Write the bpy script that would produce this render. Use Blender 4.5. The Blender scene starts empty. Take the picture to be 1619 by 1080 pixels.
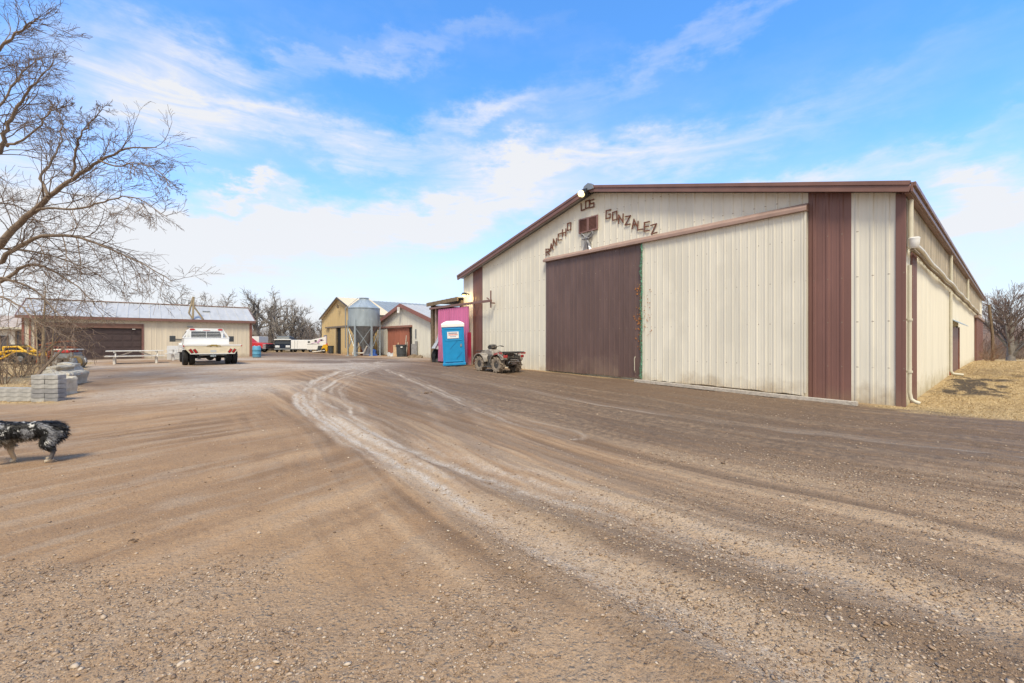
import bpy, bmesh, math, random
import numpy as np
from mathutils import Vector, Matrix
random.seed(7)
rng = np.random.default_rng(7)
S = bpy.context.scene
COL = S.collection
R = math.radians
CAMH, F, CX, CY = 1.5, 680.0, 809.5, 540.0      # camera height (m); focal length and centre, in photograph pixels

# ------------------------------------------------------------------ camera, sky, sun, exposure
cam = bpy.data.cameras.new('camera'); camo = bpy.data.objects.new('camera', cam); COL.objects.link(camo)
camo.location = (0, 0, CAMH); camo.rotation_euler = (R(90), 0, 0)
cam.sensor_width = 36.0; cam.sensor_fit = 'HORIZONTAL'; cam.lens = F / 1619 * 36
cam.clip_start = 0.05; cam.clip_end = 3000
S.camera = camo
S.view_settings.view_transform = 'Standard'; S.view_settings.look = 'None'
S.view_settings.gamma = 1.0; S.view_settings.use_curve_mapping = False
S.view_settings.exposure = 0.66

SUN_EL, SUN_AZ = R(56), R(181)                   # azimuth clockwise from +Y: behind the camera, a little left
sun = bpy.data.lights.new('sun', 'SUN'); suno = bpy.data.objects.new('sun', sun); COL.objects.link(suno)
sun.energy = 2.6; sun.angle = R(17); sun.color = (1.0, 0.905, 0.71)
sd = Vector((math.sin(SUN_AZ) * math.cos(SUN_EL), math.cos(SUN_AZ) * math.cos(SUN_EL), math.sin(SUN_EL)))
suno.rotation_euler = sd.to_track_quat('Z', 'Y').to_euler(); suno.location = (0, -20, 40)

W = bpy.data.worlds.new('World'); S.world = W; W.use_nodes = True
wt = W.node_tree; wn = wt.nodes; wl = wt.links
for n in list(wn): wn.remove(n)
wout = wn.new('ShaderNodeOutputWorld'); wbg = wn.new('ShaderNodeBackground'); wl.new(wbg.outputs[0], wout.inputs[0])
wbg.inputs['Strength'].default_value = 0.15
sky = wn.new('ShaderNodeTexSky'); sky.sky_type = 'NISHITA'; sky.sun_disc = False
sky.sun_elevation = SUN_EL; sky.sun_rotation = SUN_AZ; sky.air_density = 1.0; sky.dust_density = 0.4; sky.ozone_density = 2.0

def wm(op, a, b=None, c=None, clamp=False):
    n = wn.new('ShaderNodeMath'); n.operation = op; n.use_clamp = clamp
    for i, v in enumerate((a, b, c)):
        if v is None: continue
        if isinstance(v, (int, float)): n.inputs[i].default_value = v
        else: wl.new(v, n.inputs[i])
    return n.outputs[0]
tc = wn.new('ShaderNodeTexCoord'); sep = wn.new('ShaderNodeSeparateXYZ'); wl.new(tc.outputs['Generated'], sep.inputs[0])
AZ = wm('ARCTAN2', sep.outputs[0], sep.outputs[1]); EL = wm('ARCSINE', sep.outputs[2])
def wnoise(scale, detail, rough, sx, sy, sz=1.0, dist=0.0, off=(0, 0, 0)):
    mp = wn.new('ShaderNodeMapping'); wl.new(tc.outputs['Generated'], mp.inputs[0])
    mp.inputs['Scale'].default_value = (sx, sy, sz); mp.inputs['Location'].default_value = off
    mp.inputs['Rotation'].default_value = (0, R(9), R(12))
    n = wn.new('ShaderNodeTexNoise'); wl.new(mp.outputs[0], n.inputs['Vector'])
    n.inputs['Scale'].default_value = scale; n.inputs['Detail'].default_value = detail
    n.inputs['Roughness'].default_value = rough; n.inputs['Distortion'].default_value = dist
    return n.outputs[0]
warp1 = wm('MULTIPLY', wm('SUBTRACT', wnoise(5, 5, 0.6, 1, 1, 1.6), 0.5), 0.34)
warp2 = wm('MULTIPLY', wm('SUBTRACT', wnoise(6, 6, 0.62, 1, 1, 2.0, off=(4, 2, 1)), 0.5), 0.22)
AZw = wm('ADD', AZ, warp1); ELw = wm('ADD', EL, warp2)
def azel(px, py):
    x, z = (px - CX) / F, (CY - py) / F
    return math.atan2(x, 1), math.asin(z / math.sqrt(x * x + 1 + z * z))
def cloud(px, py, a, b, tilt, s):                # an elongated bank of cloud around one direction of the sky
    a0, e0 = azel(px, py); k = 1 / F / (1 + ((px - CX) / F) ** 2)
    ca, sa = math.cos(R(tilt)), math.sin(R(tilt))
    du = wm('SUBTRACT', AZw, a0); dv = wm('SUBTRACT', ELw, e0)
    u = wm('ADD', wm('MULTIPLY', du, ca / (a * k)), wm('MULTIPLY', dv, sa / (a * k)))
    kv = math.sqrt(k / F)
    v = wm('ADD', wm('MULTIPLY', du, -sa / (b * kv)), wm('MULTIPLY', dv, ca / (b * kv)))
    q = wm('ADD', wm('MULTIPLY', u, u), wm('MULTIPLY', v, v))
    return wm('MULTIPLY', wm('EXPONENT', wm('MULTIPLY', q, -0.9)), s)
banks = [(300, 85, 130, 28, 2, .66), (250, 165, 170, 42, -8, .62), (470, 212, 210, 24, -4, .62), (610, 92, 190, 13, 12, .32),
         (770, 192, 95, 16, 16, .62), (960, 248, 270, 22, 2, .68), (800, 285, 130, 34, 24, .62), (640, 348, 330, 30, 8, .72),
         (1575, 290, 120, 36, 0, .85), (1530, 350, 170, 26, 0, .6), (1500, 235, 170, 12, 18, .22), (1130, 55, 360, 16, 13, .24),
         (418, 308, 46, 9, 4, .8), (60, 320, 230, 150, 0, .45), (330, 380, 260, 40, 4, .55), (1250, 290, 160, 18, 0, .5), (640, 60, 160, 8, 8, .10)]
acc = None
for b in banks:
    c = cloud(*b); acc = c if acc is None else wm('ADD', acc, c)
wisp = wnoise(5, 11, 0.66, 1.0, 1.0, 6.5, 0.9)
acc = wm('MULTIPLY', acc, wm('ADD', wm('MULTIPLY', wm('SUBTRACT', wisp, 0.5), 2.4), 0.95))
low = wm('EXPONENT', wm('MULTIPLY', wm('POWER', wm('DIVIDE', wm('MAXIMUM', ELw, 0.0), 0.25), 2.0), -1.0))
acc = wm('ADD', wm('MAXIMUM', acc, 0.0), wm('MULTIPLY', low, 1.0))
back_fill = wm('MULTIPLY', wm('SUBTRACT', 0.1, sep.outputs[1]), 2.2, clamp=True)          # unseen white cloud added behind the camera, for softer, less blue fill light
acc = wm('ADD', acc, back_fill)
veil = wm('MULTIPLY', wm('SUBTRACT', wnoise(3, 6, 0.6, 1, 1, 2.5, off=(1, 7, 3)), 0.50), 0.35)
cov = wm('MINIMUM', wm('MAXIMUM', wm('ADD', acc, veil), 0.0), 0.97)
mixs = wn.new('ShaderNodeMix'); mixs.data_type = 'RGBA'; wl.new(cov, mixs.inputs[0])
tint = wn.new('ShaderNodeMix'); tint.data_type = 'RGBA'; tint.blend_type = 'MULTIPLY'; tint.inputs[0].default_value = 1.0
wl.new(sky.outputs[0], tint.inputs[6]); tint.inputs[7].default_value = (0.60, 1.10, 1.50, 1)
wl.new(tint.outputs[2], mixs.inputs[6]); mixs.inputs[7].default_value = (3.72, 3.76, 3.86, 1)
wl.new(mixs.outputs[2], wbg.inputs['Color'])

# ------------------------------------------------------------------ terrain height and picture geometry
D1 = (0.7581, 0.6521); D2 = (-0.6521, 0.7581)    # the farm's two building directions
TH = math.atan2(D1[1], D1[0])
BC = (9.40, 10.30)                               # near corner of the big barn
_y = np.arange(-60, 130, 0.1)
_z = np.interp(_y, [-60, 6, 10.3, 13, 15.65, 19.4, 24, 60], [0, 0, -.045, .03, .10, .205, .245, .27])
_z = np.convolve(np.pad(_z, 10, 'edge'), np.ones(21) / 21, 'valid')
def sm(v, a, b):
    t = np.clip((v - a) / (b - a), 0, 1); return t * t * (3 - 2 * t)
def gz(x, y):
    s = (x - BC[0]) * D1[0] + (y - BC[1]) * D1[1]
    return np.interp(y, _y, _z) - 0.95 * sm(s, 26, 56) * sm(x, 10, 20)
def ground(px, Y):
    x = (px - CX) / F * Y; return Vector((x, Y, float(gz(x, Y))))
def unproj(px, py):
    z = 0.0
    for _ in range(12):
        Y = (CAMH - z) * F / (py - CY); x = (px - CX) / F * Y; z = float(gz(x, Y))
    return (x, Y)
def along(o, d, px):                             # distance from o along d at which a plan line meets picture column px
    k = (px - CX) / F; return (k * o[1] - o[0]) / (d[0] - k * d[1])
def height(py, Y): return CAMH + (CY - py) / F * Y

# ------------------------------------------------------------------ helpers
def tag(o, label=None, cat=None, group=None, kind=None):
    if label: o['label'] = label
    if cat: o['category'] = cat
    if group: o['group'] = group
    if kind: o['kind'] = kind
    return o
def thing(name, label, cat, loc=(0, 0, 0), rotz=0.0, group=None):
    o = bpy.data.objects.new(name, None); COL.objects.link(o); o.empty_display_size = 0.2
    o.location = loc; o.rotation_euler = (0, 0, rotz)
    return tag(o, label, cat, group)
class MB:
    def __init__(s): s.v = []; s.f = []
    def add(s, vs, fs):
        n = len(s.v); s.v += [tuple(map(float, p)) for p in vs]; s.f += [tuple(i + n for i in f) for f in fs]; return s
    def box(s, x0, x1, y0, y1, z0, z1):
        return s.add([(x0, y0, z0), (x1, y0, z0), (x1, y1, z0), (x0, y1, z0), (x0, y0, z1), (x1, y0, z1), (x1, y1, z1), (x0, y1, z1)],
                     [(3, 2, 1, 0), (4, 5, 6, 7), (0, 1, 5, 4), (1, 2, 6, 5), (2, 3, 7, 6), (3, 0, 4, 7)])
    def cbox(s, c, sz, rot=None):
        m = rot if rot is not None else Matrix.Identity(3); c = Vector(c)
        vs = [c + m @ Vector((sx * sz[0] / 2, sy * sz[1] / 2, q * sz[2] / 2)) for q in (-1, 1) for sx, sy in ((-1, -1), (1, -1), (1, 1), (-1, 1))]
        return s.add(vs, [(3, 2, 1, 0), (4, 5, 6, 7), (0, 1, 5, 4), (1, 2, 6, 5), (2, 3, 7, 6), (3, 0, 4, 7)])
    def bar(s, p, q, w, h, up=(0, 0, 1)):        # rectangular bar from p to q
        p, q = Vector(p), Vector(q); d = (q - p); L = d.length; d.normalize()
        a = d.cross(Vector(up))
        if a.length < 1e-4: a = d.cross(Vector((1, 0, 0)))
        a.normalize(); b = a.cross(d)
        m = Matrix((d, a, b)).transposed()
        return s.cbox((p + q) / 2, (L, w, h), m)
    def tube(s, pts, r, n=8, cap=True):
        pts = [Vector(p) for p in pts]; k = len(pts); rs = r if isinstance(r, (list, tuple)) else [r] * k
        vs = []; fs = []; prev = None
        for i, p in enumerate(pts):
            d = (pts[min(i + 1, k - 1)] - pts[max(i - 1, 0)]).normalized()
            a = prev - d * prev.dot(d) if prev is not None else d.cross(Vector((0.31, 0.17, 0.93)))
            if a.length < 1e-4: a = d.orthogonal()
            a.normalize(); prev = a; b = d.cross(a)
            for j in range(n):
                t = 2 * math.pi * j / n; vs.append(p + (a * math.cos(t) + b * math.sin(t)) * rs[i])
        for i in range(k - 1):
            for j in range(n):
                j2 = (j + 1) % n; fs.append((i * n + j, i * n + j2, (i + 1) * n + j2, (i + 1) * n + j))
        if cap: fs.append(tuple(range(n))[::-1]); fs.append(tuple((k - 1) * n + j for j in range(n)))
        return s.add(vs, fs)
    def prism(s, poly, axis, a, b):              # poly in the two other axes (in order), extruded a..b
        n = len(poly)
        def P(u, v, w): return {'x': (w, u, v), 'y': (u, w, v), 'z': (u, v, w)}[axis]
        vs = [P(u, v, a) for u, v in poly] + [P(u, v, b) for u, v in poly]
        return s.add(vs, [tuple(range(n)), tuple(range(2 * n - 1, n - 1, -1))] + [(i, i + n, (i + 1) % n + n, (i + 1) % n) for i in range(n)])
    def lathe(s, prof, n=24, axis='z', c=(0, 0, 0), closed=False):     # prof: (r, h)
        k = len(prof); vs = []; fs = []
        for r, h in prof:
            for j in range(n):
                t = 2 * math.pi * j / n; u, v = r * math.cos(t), r * math.sin(t)
                q = {'z': (u, v, h), 'x': (h, u, v), 'y': (u, h, v)}[axis]
                vs.append((q[0] + c[0], q[1] + c[1], q[2] + c[2]))
        for i in range(k - 1 + (1 if closed else 0)):
            for j in range(n):
                j2 = (j + 1) % n; i2 = (i + 1) % k; fs.append((i * n + j, i * n + j2, i2 * n + j2, i2 * n + j))
        if not closed:
            if prof[0][0] > 1e-4: fs.append(tuple(range(n))[::-1])
            if prof[-1][0] > 1e-4: fs.append(tuple((k - 1) * n + j for j in range(n)))
        return s.add(vs, fs)
    def ribs(s, o, u, n, u0, u1, zb, zt, sp=0.305, w=0.05, h=0.016, minor=True):
        """a ribbed metal sheet: o + u*t + z, from zb(t) to zt(t), ribs raised along n"""
        o, u, n = Vector(o), Vector(u), Vector(n); br = [(u0, 0.0)]
        k = math.ceil(u0 / sp) * sp
        while k < u1 - 0.02:
            for t, q in ((k - w * .9, 0), (k - w * .5, h), (k + w * .5, h), (k + w * .9, 0)):
                if u0 < t < u1: br.append((t, q))
            if minor:
                for m in (sp / 3, 2 * sp / 3):
                    for t, q in ((k + m - .012, 0), (k + m, h * .3), (k + m + .012, 0)):
                        if u0 < t < u1: br.append((t, q))
            k += sp
        br.append((u1, 0.0)); vs = []
        for t, q in br:
            b = o + u * t + n * q; vs += [b + Vector((0, 0, zb(t))), b + Vector((0, 0, zt(t)))]
        return s.add(vs, [(2 * i, 2 * i + 2, 2 * i + 3, 2 * i + 1) for i in range(len(br) - 1)])
    def roof(s, e0, e1, r0, r1, sp=0.4, h=0.03, th=0.05):
        """ribbed roof sheet with thickness between eave e0-e1 and ridge r0-r1"""
        e0, e1, r0, r1 = map(Vector, (e0, e1, r0, r1)); n = (e1 - e0).cross(r0 - e0).normalized()
        if n.z < 0: n = -n
        L = (e1 - e0).length; br = [(0, 0)]; k = sp / 2
        while k < L - .05: br += [(k - .03, 0), (k - .015, h), (k + .015, h), (k + .03, 0)]; k += sp
        br.append((L, 0)); vs = []
        for t, q in br:
            a, b = e0.lerp(e1, t / L), r0.lerp(r1, t / L)
            vs += [a + n * q, b + n * q, a - n * th, b - n * th]
        fs = []; m = len(br)
        for i in range(m - 1):
            a, b = 4 * i, 4 * i + 4
            fs += [(a, b, b + 1, a + 1), (a + 2, a + 3, b + 3, b + 2), (a, a + 2, b + 2, b), (a + 1, b + 1, b + 3, a + 3)]
        fs += [(0, 1, 3, 2), (4 * m - 4, 4 * m - 2, 4 * m - 1, 4 * m - 3)]
        return s.add(vs, fs)
    def build(s, name, mat, parent=None, smooth=None, bevel=0, loc=None, fix=True):
        me = bpy.data.meshes.new(name); me.from_pydata(s.v, [], s.f)
        if fix and len(s.f) < 60000:
            bm = bmesh.new(); bm.from_mesh(me); bmesh.ops.recalc_face_normals(bm, faces=bm.faces); bm.to_mesh(me); bm.free()
        if smooth is not None: me.shade_smooth(); me.set_sharp_from_angle(angle=R(smooth))
        for m in (mat if isinstance(mat, (list, tuple)) else [mat]): me.materials.append(m)
        o = bpy.data.objects.new(name, me); COL.objects.link(o)
        if parent: o.parent = parent
        if loc: o.location = loc
        if bevel:
            b = o.modifiers.new('bevel', 'BEVEL'); b.width = bevel; b.segments = 2; b.limit_method = 'ANGLE'; b.angle_limit = R(40)
        return o
def kids(o): return [c for c in COL.objects if c.parent == o]
def copy_tree(o, parent=None):
    c = o.copy(); COL.objects.link(c)
    if parent: c.parent = parent
    for ch in kids(o): copy_tree(ch, c)
    return c

# ------------------------------------------------------------------ materials
_M = {}
def mat(name, rgb, rough=0.6, metal=0.0, var=0.12, scale=3.0, stretch=(1, 1, 1), bump=0.0, dirt=None, spots=None, emit=None, spec=0.4, seams=None):
    """procedural surface: base colour broken up by noise; dirt=(rgb, height, amount) mud splash; spots=(rgb, scale, threshold) rust/chips"""
    if name in _M: return _M[name]
    m = bpy.data.materials.new(name); m.use_nodes = True; t = m.node_tree; N = t.nodes; L = t.links
    bs = N['Principled BSDF']; bs.inputs['Roughness'].default_value = rough; bs.inputs['Metallic'].default_value = metal
    bs.inputs['Specular IOR Level'].default_value = spec
    c = N.new('ShaderNodeTexCoord'); mp = N.new('ShaderNodeMapping'); L.new(c.outputs['Object'], mp.inputs[0]); mp.inputs['Scale'].default_value = stretch
    def noise(sc, det=6, ro=.6, src=None):
        n = N.new('ShaderNodeTexNoise'); n.inputs['Scale'].default_value = sc; n.inputs['Detail'].default_value = det
        n.inputs['Roughness'].default_value = ro; L.new(src or mp.outputs[0], n.inputs['Vector']); return n.outputs[0]
    def mrange(v, a, b, c0=0., d=1.):
        n = N.new('ShaderNodeMapRange'); n.inputs[1].default_value = a; n.inputs[2].default_value = b
        n.inputs[3].default_value = c0; n.inputs[4].default_value = d; L.new(v, n.inputs[0]); return n.outputs[0]
    def mix(f, a, b):
        n = N.new('ShaderNodeMix'); n.data_type = 'RGBA'
        for k, v in ((0, f), (6, a), (7, b)):
            if isinstance(v, (tuple, list)): n.inputs[k].default_value = (*v, 1)
            elif isinstance(v, (int, float)): n.inputs[k].default_value = v
            else: L.new(v, n.inputs[k])
        return n.outputs[2]
    lo = tuple(max(0, x * (1 - var)) for x in rgb); hi = tuple(min(1, x * (1 + var)) for x in rgb)
    n1 = noise(scale); col = mix(mrange(n1, .3, .7), lo, hi)
    if spots:
        col = mix(mrange(noise(spots[1], 4, .5, c.outputs['Object']), spots[2], spots[2] + .06), col, spots[0])
    if dirt:
        sp = N.new('ShaderNodeSeparateXYZ'); L.new(c.outputs['Object'], sp.inputs[0])
        w = N.new('ShaderNodeMath'); w.operation = 'MULTIPLY_ADD'; L.new(noise(2.2, 8, .7, c.outputs['Object']), w.inputs[0])
        w.inputs[1].default_value = -dirt[1] * 2.2; L.new(sp.outputs[2], w.inputs[2])
        col = mix(mrange(w.outputs[0], -dirt[1] * .2, -dirt[1] * 1.3, 0, dirt[2]), col, dirt[0])
    if seams:                                                           # sheet laps and rows of screws of metal cladding
        s3 = N.new('ShaderNodeSeparateXYZ'); L.new(c.outputs['Object'], s3.inputs[0])
        def mth(op, a, b):
            n = N.new('ShaderNodeMath'); n.operation = op
            for i, v in enumerate((a, b)):
                if isinstance(v, (int, float)): n.inputs[i].default_value = v
                else: L.new(v, n.inputs[i])
            return n.outputs[0]
        u = mth('ADD', s3.outputs[0], s3.outputs[1])
        lap = mth('LESS_THAN', mth('FLOORED_MODULO', u, .915), .016)
        du = mth('SUBTRACT', mth('FLOORED_MODULO', mth('ADD', u, .06), .305), .03); dz_ = mth('SUBTRACT', mth('FLOORED_MODULO', mth('ADD', s3.outputs[2], .35), seams), .05)
        scr = mth('LESS_THAN', mth('ADD', mth('MULTIPLY', du, du), mth('MULTIPLY', dz_, dz_)), .00028)
        col = mix(mth('MULTIPLY', lap, .45), col, tuple(x * .45 for x in rgb)); col = mix(mth('MULTIPLY', scr, .7), col, (.22, .18, .14))
        col = mix(mth('MULTIPLY', mrange(noise(.8, 3, .5, c.outputs['Object']), .45, .6), mth('LESS_THAN', mth('FLOORED_MODULO', mth('ADD', u, .3), 1.83), .915)), col, tuple(min(1, x * .93) for x in rgb))
    L.new(col, bs.inputs['Base Color'])
    if emit: bs.inputs['Emission Color'].default_value = (*emit[0], 1); bs.inputs['Emission Strength'].default_value = emit[1]
    if bump:
        b = N.new('ShaderNodeBump'); b.inputs['Strength'].default_value = bump; b.inputs['Distance'].default_value = .02
        L.new(noise(scale * 5, 5, .65), b.inputs['Height']); L.new(b.outputs[0], bs.inputs['Normal'])
    L.new(mrange(noise(scale * 2.3), .3, .7, max(.05, rough - .1), min(1, rough + .1)), bs.inputs['Roughness'])
    _M[name] = m; return m
MUD = (.20, .145, .10)
CREAM = mat('cream_metal', (.70, .665, .57), .5, seams=1.15, var=.07, scale=1.3, stretch=(1.5, 1.5, .25), bump=.05, dirt=((.34, .26, .16), .55, .75), spots=((.42, .33, .2), 9, .76))
CREAMS = mat('cream_side_metal', (.70, .665, .57), .5, var=.07, scale=1.3, stretch=(1.5, 1.5, .25), bump=.05, dirt=((.36, .29, .15), .6, .8), spots=((.42, .33, .2), 9, .76))
CREAM_OLD = mat('weathered_fibreglass', (.37, .32, .25), .7, var=.40, scale=3.5, stretch=(2.5, 2.5, .22), bump=.1)
BROWN = mat('brown_metal', (.185, .092, .078), .45, seams=1.15, var=.12, scale=1.5, stretch=(1.5, 1.5, .3), bump=.05, dirt=((.24, .17, .12), .5, .45))
DOORB = mat('dark_brown_metal', (.130, .082, .074), .42, seams=1.15, var=.18, scale=1.6, stretch=(2, 2, .35), bump=.08, dirt=((.26, .19, .14), 1.0, .60), spots=((.45, .40, .36), 7, .74))
FASCIA = mat('brown_fascia', (.19, .100, .082), .4, var=.14, scale=2)
RAIL = mat('pinkish_brown_rail', (.33, .225, .185), .5, var=.14, scale=3)
REDDOOR = mat('red_brown_metal', (.33, .125, .085), .5, var=.16, scale=2, stretch=(2, 2, .4), dirt=(MUD, .5, .5))
TAN = mat('tan_metal', (.56, .41, .20), .55, var=.08, scale=1.5, stretch=(2, 2, .3), dirt=(MUD, .4, .5))
TANROOF = mat('tan_roof', (.66, .56, .40), .5, var=.06)
GREYROOF = mat('grey_blue_roof', (.26, .295, .32), .5, metal=.1, var=.18, scale=2, stretch=(1, 3, 1))
LIGHTROOF = mat('pale_metal_roof', (.45, .455, .46), .55, metal=.1, var=.10, scale=1.4, stretch=(2, .4, 1), spots=((.45, .38, .33), 1.2, .74))
GALV = mat('galvanised_steel', (.33, .385, .425), .42, metal=.25, var=.16, scale=2.5, stretch=(1, 1, .4))
GALVD = mat('dull_steel', (.25, .27, .29), .5, metal=.5, var=.18, scale=4)
DARK = mat('dark_interior', (.012, .011, .011), .9, var=.3)
BLACK = mat('black_plastic', (.018, .018, .02), .5, var=.25, scale=8)
RUBBER = mat('rubber', (.022, .022, .023), .75, var=.25, scale=9, dirt=((.16, .12, .09), .12, .5))
MUDDY = mat('muddy_rubber', (.24, .195, .15), .9, var=.40, scale=14, bump=.4)
WHITE = mat('white_paint', (.74, .74, .73), .35, var=.05, scale=3)
WHITEP = mat('white_pvc', (.70, .68, .62), .45, var=.10, scale=4)
CREAMP = mat('cream_pipe', (.56, .525, .42), .5, var=.10, scale=4)
CHROME = mat('bright_steel', (.55, .55, .55), .25, metal=.9, var=.1)
GLASS = mat('dark_glass', (.02, .024, .028), .08, var=.2, spec=.8)
RED = mat('red_lens', (.42, .02, .02), .25, var=.15)
REDP = mat('red_paint', (.50, .03, .035), .35, var=.1)
BLUE = mat('blue_plastic', (.008, .245, .53), .42, var=.10, scale=3, dirt=(MUD, .08, .5))
BLUED = mat('blue_drum', (.09, .29, .44), .5, var=.15, scale=4, dirt=(MUD, .15, .5))
WOOD = mat('weathered_wood', (.46, .41, .35), .85, var=.25, scale=5, stretch=(.3, 3, 3), bump=.3)
WOODD = mat('old_brown_wood', (.19, .14, .09), .85, var=.3, scale=6, bump=.3)
PINK = mat('pink_metal', (.55, .155, .32), .55, var=.14, scale=2, stretch=(2, 2, .3), dirt=((.24, .13, .17), 1.7, .75))
BLOCK = mat('concrete_block', (.34, .335, .325), .9, var=.28, scale=7, bump=.4)
BLOCKD = mat('dark_concrete_block', (.24, .24, .25), .9, var=.22, scale=7, bump=.4)
LIME = mat('limestone', (.50, .455, .37), .9, var=.3, scale=3.5, bump=.6)
BARK = mat('grey_brown_bark', (.215, .165, .125), .9, var=.35, scale=6, stretch=(1, 1, .3), bump=.5)
BARKG = mat('grey_bark', (.215, .195, .175), .9, var=.30, scale=4)
BARKT = mat('tan_bark', (.33, .25, .16), .9, var=.3, scale=6)
TWIGR = mat('reddish_twigs', (.225, .14, .095), .9, var=.3, scale=4)
TWIGB = mat('brown_brush', (.185, .150, .130), .95, var=.4, scale=.35)
YELLOW = mat('yellow_paint', (.66, .38, .02), .45, var=.12)
RUST = mat('rusty_steel', (.22, .07, .035), .85, var=.4, scale=6, bump=.3)
GREYCAN = mat('grey_bin', (.055, .062, .068), .5, var=.15)
TARP = mat('grey_tarp', (.42, .43, .45), .5, var=.3, scale=5, bump=.4)
NAVY = mat('navy_paint', (.018, .026, .045), .25, var=.2)
GREEN = mat('green_tinsel', (.17, .46, .29), .45, metal=.1, var=.5, scale=40)
COPPER = mat('rust_flakes', (.42, .17, .05), .8, var=.4, scale=20)
GREENP = mat('evergreen_needles', (.03, .05, .028), .9, var=.4, scale=2)
# ------------------------------------------------------------------ ground: one sheet out to the horizon
def vnoise(x, y, seed=0):
    xi = np.floor(x).astype(np.int64); yi = np.floor(y).astype(np.int64); fx = x - xi; fy = y - yi
    fx = fx * fx * (3 - 2 * fx); fy = fy * fy * (3 - 2 * fy)
    def h(a, b):
        n = (a * 374761393 + b * 668265263 + seed * 974711) & 0x7fffffff
        n = ((n ^ (n >> 13)) * 1274126177) & 0x7fffffff
        return ((n ^ (n >> 16)) & 0xffff) / 65535.0
    return (h(xi, yi) * (1 - fx) + h(xi + 1, yi) * fx) * (1 - fy) + (h(xi, yi + 1) * (1 - fx) + h(xi + 1, yi + 1) * fx) * fy
def fbm(x, y, o=4, seed=0):
    v = 0; a = .5; t = 0
    for i in range(o): v = v + a * vnoise(x * 2 ** i + 17 * i, y * 2 ** i, seed + i); t += a; a *= .55
    return v / t
def smooth_poly(pts, n=10):
    out = []; P = [np.array(p, float) for p in pts]; P = [2 * P[0] - P[1]] + P + [2 * P[-1] - P[-2]]
    for i in range(1, len(P) - 2):
        for k in range(n):
            t = k / n; a, b, c, d = P[i - 1:i + 3]
            out.append(.5 * (2 * b + (c - a) * t + (2 * a - 5 * b + 4 * c - d) * t * t + (3 * b - a - 3 * c + d) * t ** 3))
    out.append(P[-2]); return np.array(out)
def dist_poly(x, y, pts):
    """signed distance to, and length along, a polyline"""
    best = np.full(x.shape, 1e9); sd_ = np.zeros(x.shape); sl = np.zeros(x.shape); acc = 0.0
    for a, b in zip(pts[:-1], pts[1:]):
        d = b - a; L = math.hypot(*d) + 1e-9; ux, uy = d / L
        t = np.clip((x - a[0]) * ux + (y - a[1]) * uy, 0, L); ex = x - a[0] - ux * t; ey = y - a[1] - uy * t
        q = np.hypot(ex, ey); m = q < best; best = np.where(m, q, best)
        sg = np.sign(ux * (y - a[1]) - uy * (x - a[0]))
        sd_ = np.where(m, q * sg, sd_); sl = np.where(m, acc + t, sl); acc += L
    return sd_, sl
def track(pxs): return smooth_poly([unproj(*p) for p in pxs])
LANE = track([(470, 560), (560, 577), (700, 600), (900, 638), (1150, 685), (1400, 722), (1619, 752), (1900, 790)])
PALE = [(track([(600, 572), (545, 584), (500, 603), (478, 622), (487, 645), (530, 678), (600, 716), (690, 768), (790, 822), (900, 872), (1020, 925), (1150, 985), (1300, 1060)]), .17, 1.0),
        (track([(610, 577), (560, 590), (522, 606), (508, 624), (530, 650), (590, 684), (680, 722), (790, 760), (930, 803), (1100, 850), (1300, 905), (1500, 965)]), .20, .75),
        (track([(575, 574), (520, 590), (490, 612), (496, 640), (560, 690), (640, 735)]), .10, .7),
        (track([(560, 592), (540, 608), (530, 626), (570, 662), (650, 705), (760, 748)]), .12, .5),
        (track([(520, 566), (600, 582), (660, 605), (720, 632), (800, 662), (900, 690)]), .12, .55),
        (track([(700, 592), (800, 612), (950, 640), (1150, 668), (1350, 693), (1619, 722)]), .12, .30),
        (track([(610, 588), (640, 604), (690, 640), (720, 668), (760, 690), (900, 740), (1100, 790), (1400, 850), (1619, 890)]), .35, .14)]
YSTRIP = track([(640, 760), (760, 822), (880, 880), (1010, 930), (1180, 1000), (1330, 1075)])
NA, NR = 980, 640
ang_in = np.linspace(R(-60), R(60), NA)
ang_out = np.linspace(R(60), R(300), 62)[1:-1]
ang = np.concatenate([ang_in, ang_out]); na = len(ang)
rad = np.concatenate([[0.05], np.geomspace(0.9, 75, NR), np.geomspace(80, 1500, 40)]); nr = len(rad)
RR, AA = np.meshgrid(rad, ang, indexing='ij'); gx = (RR * np.sin(AA)).ravel(); gy = (RR * np.cos(AA)).ravel(); gr = RR.ravel()
d_l, s_l = dist_poly(gx, gy, LANE)
near = np.exp(-gr / 60)
# tyre-worn streaks: along the lane on the right, along the drive on the left
d_p, s_p = dist_poly(gx, gy, np.vstack([PALE[0][0], [(1.9, 1.2), (2.7, .2), (4.0, -1.5)]]))
side = sm(-d_p + (fbm(gx * .6, gy * .6, 3, 141) - .5) * 2.2, -.6, 2.4)
al = (gx * .55 + gy * .84); ac = (gx * .84 - gy * .55)
streak_r = fbm(d_l * 2.6, s_l * .13, 4, 3) * .6 + fbm(d_l * 7.5, s_l * .25, 3, 5) * .4; streak_l = fbm(ac * 2.2, al * .35, 4, 9)
streak_l = .52 + (streak_l - .5) * (.15 + .7 * sm(fbm(gx * .35, gy * .35, 3, 143), .35, .65))
streak = streak_r * (1 - side) + streak_l * side
fine = fbm(d_l * 11, s_l * .5, 3, 21) * (1 - side) + fbm(ac * 8, al * 1.2, 3, 23) * side
pale = np.zeros_like(gx); rut = np.zeros_like(gx)
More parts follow.
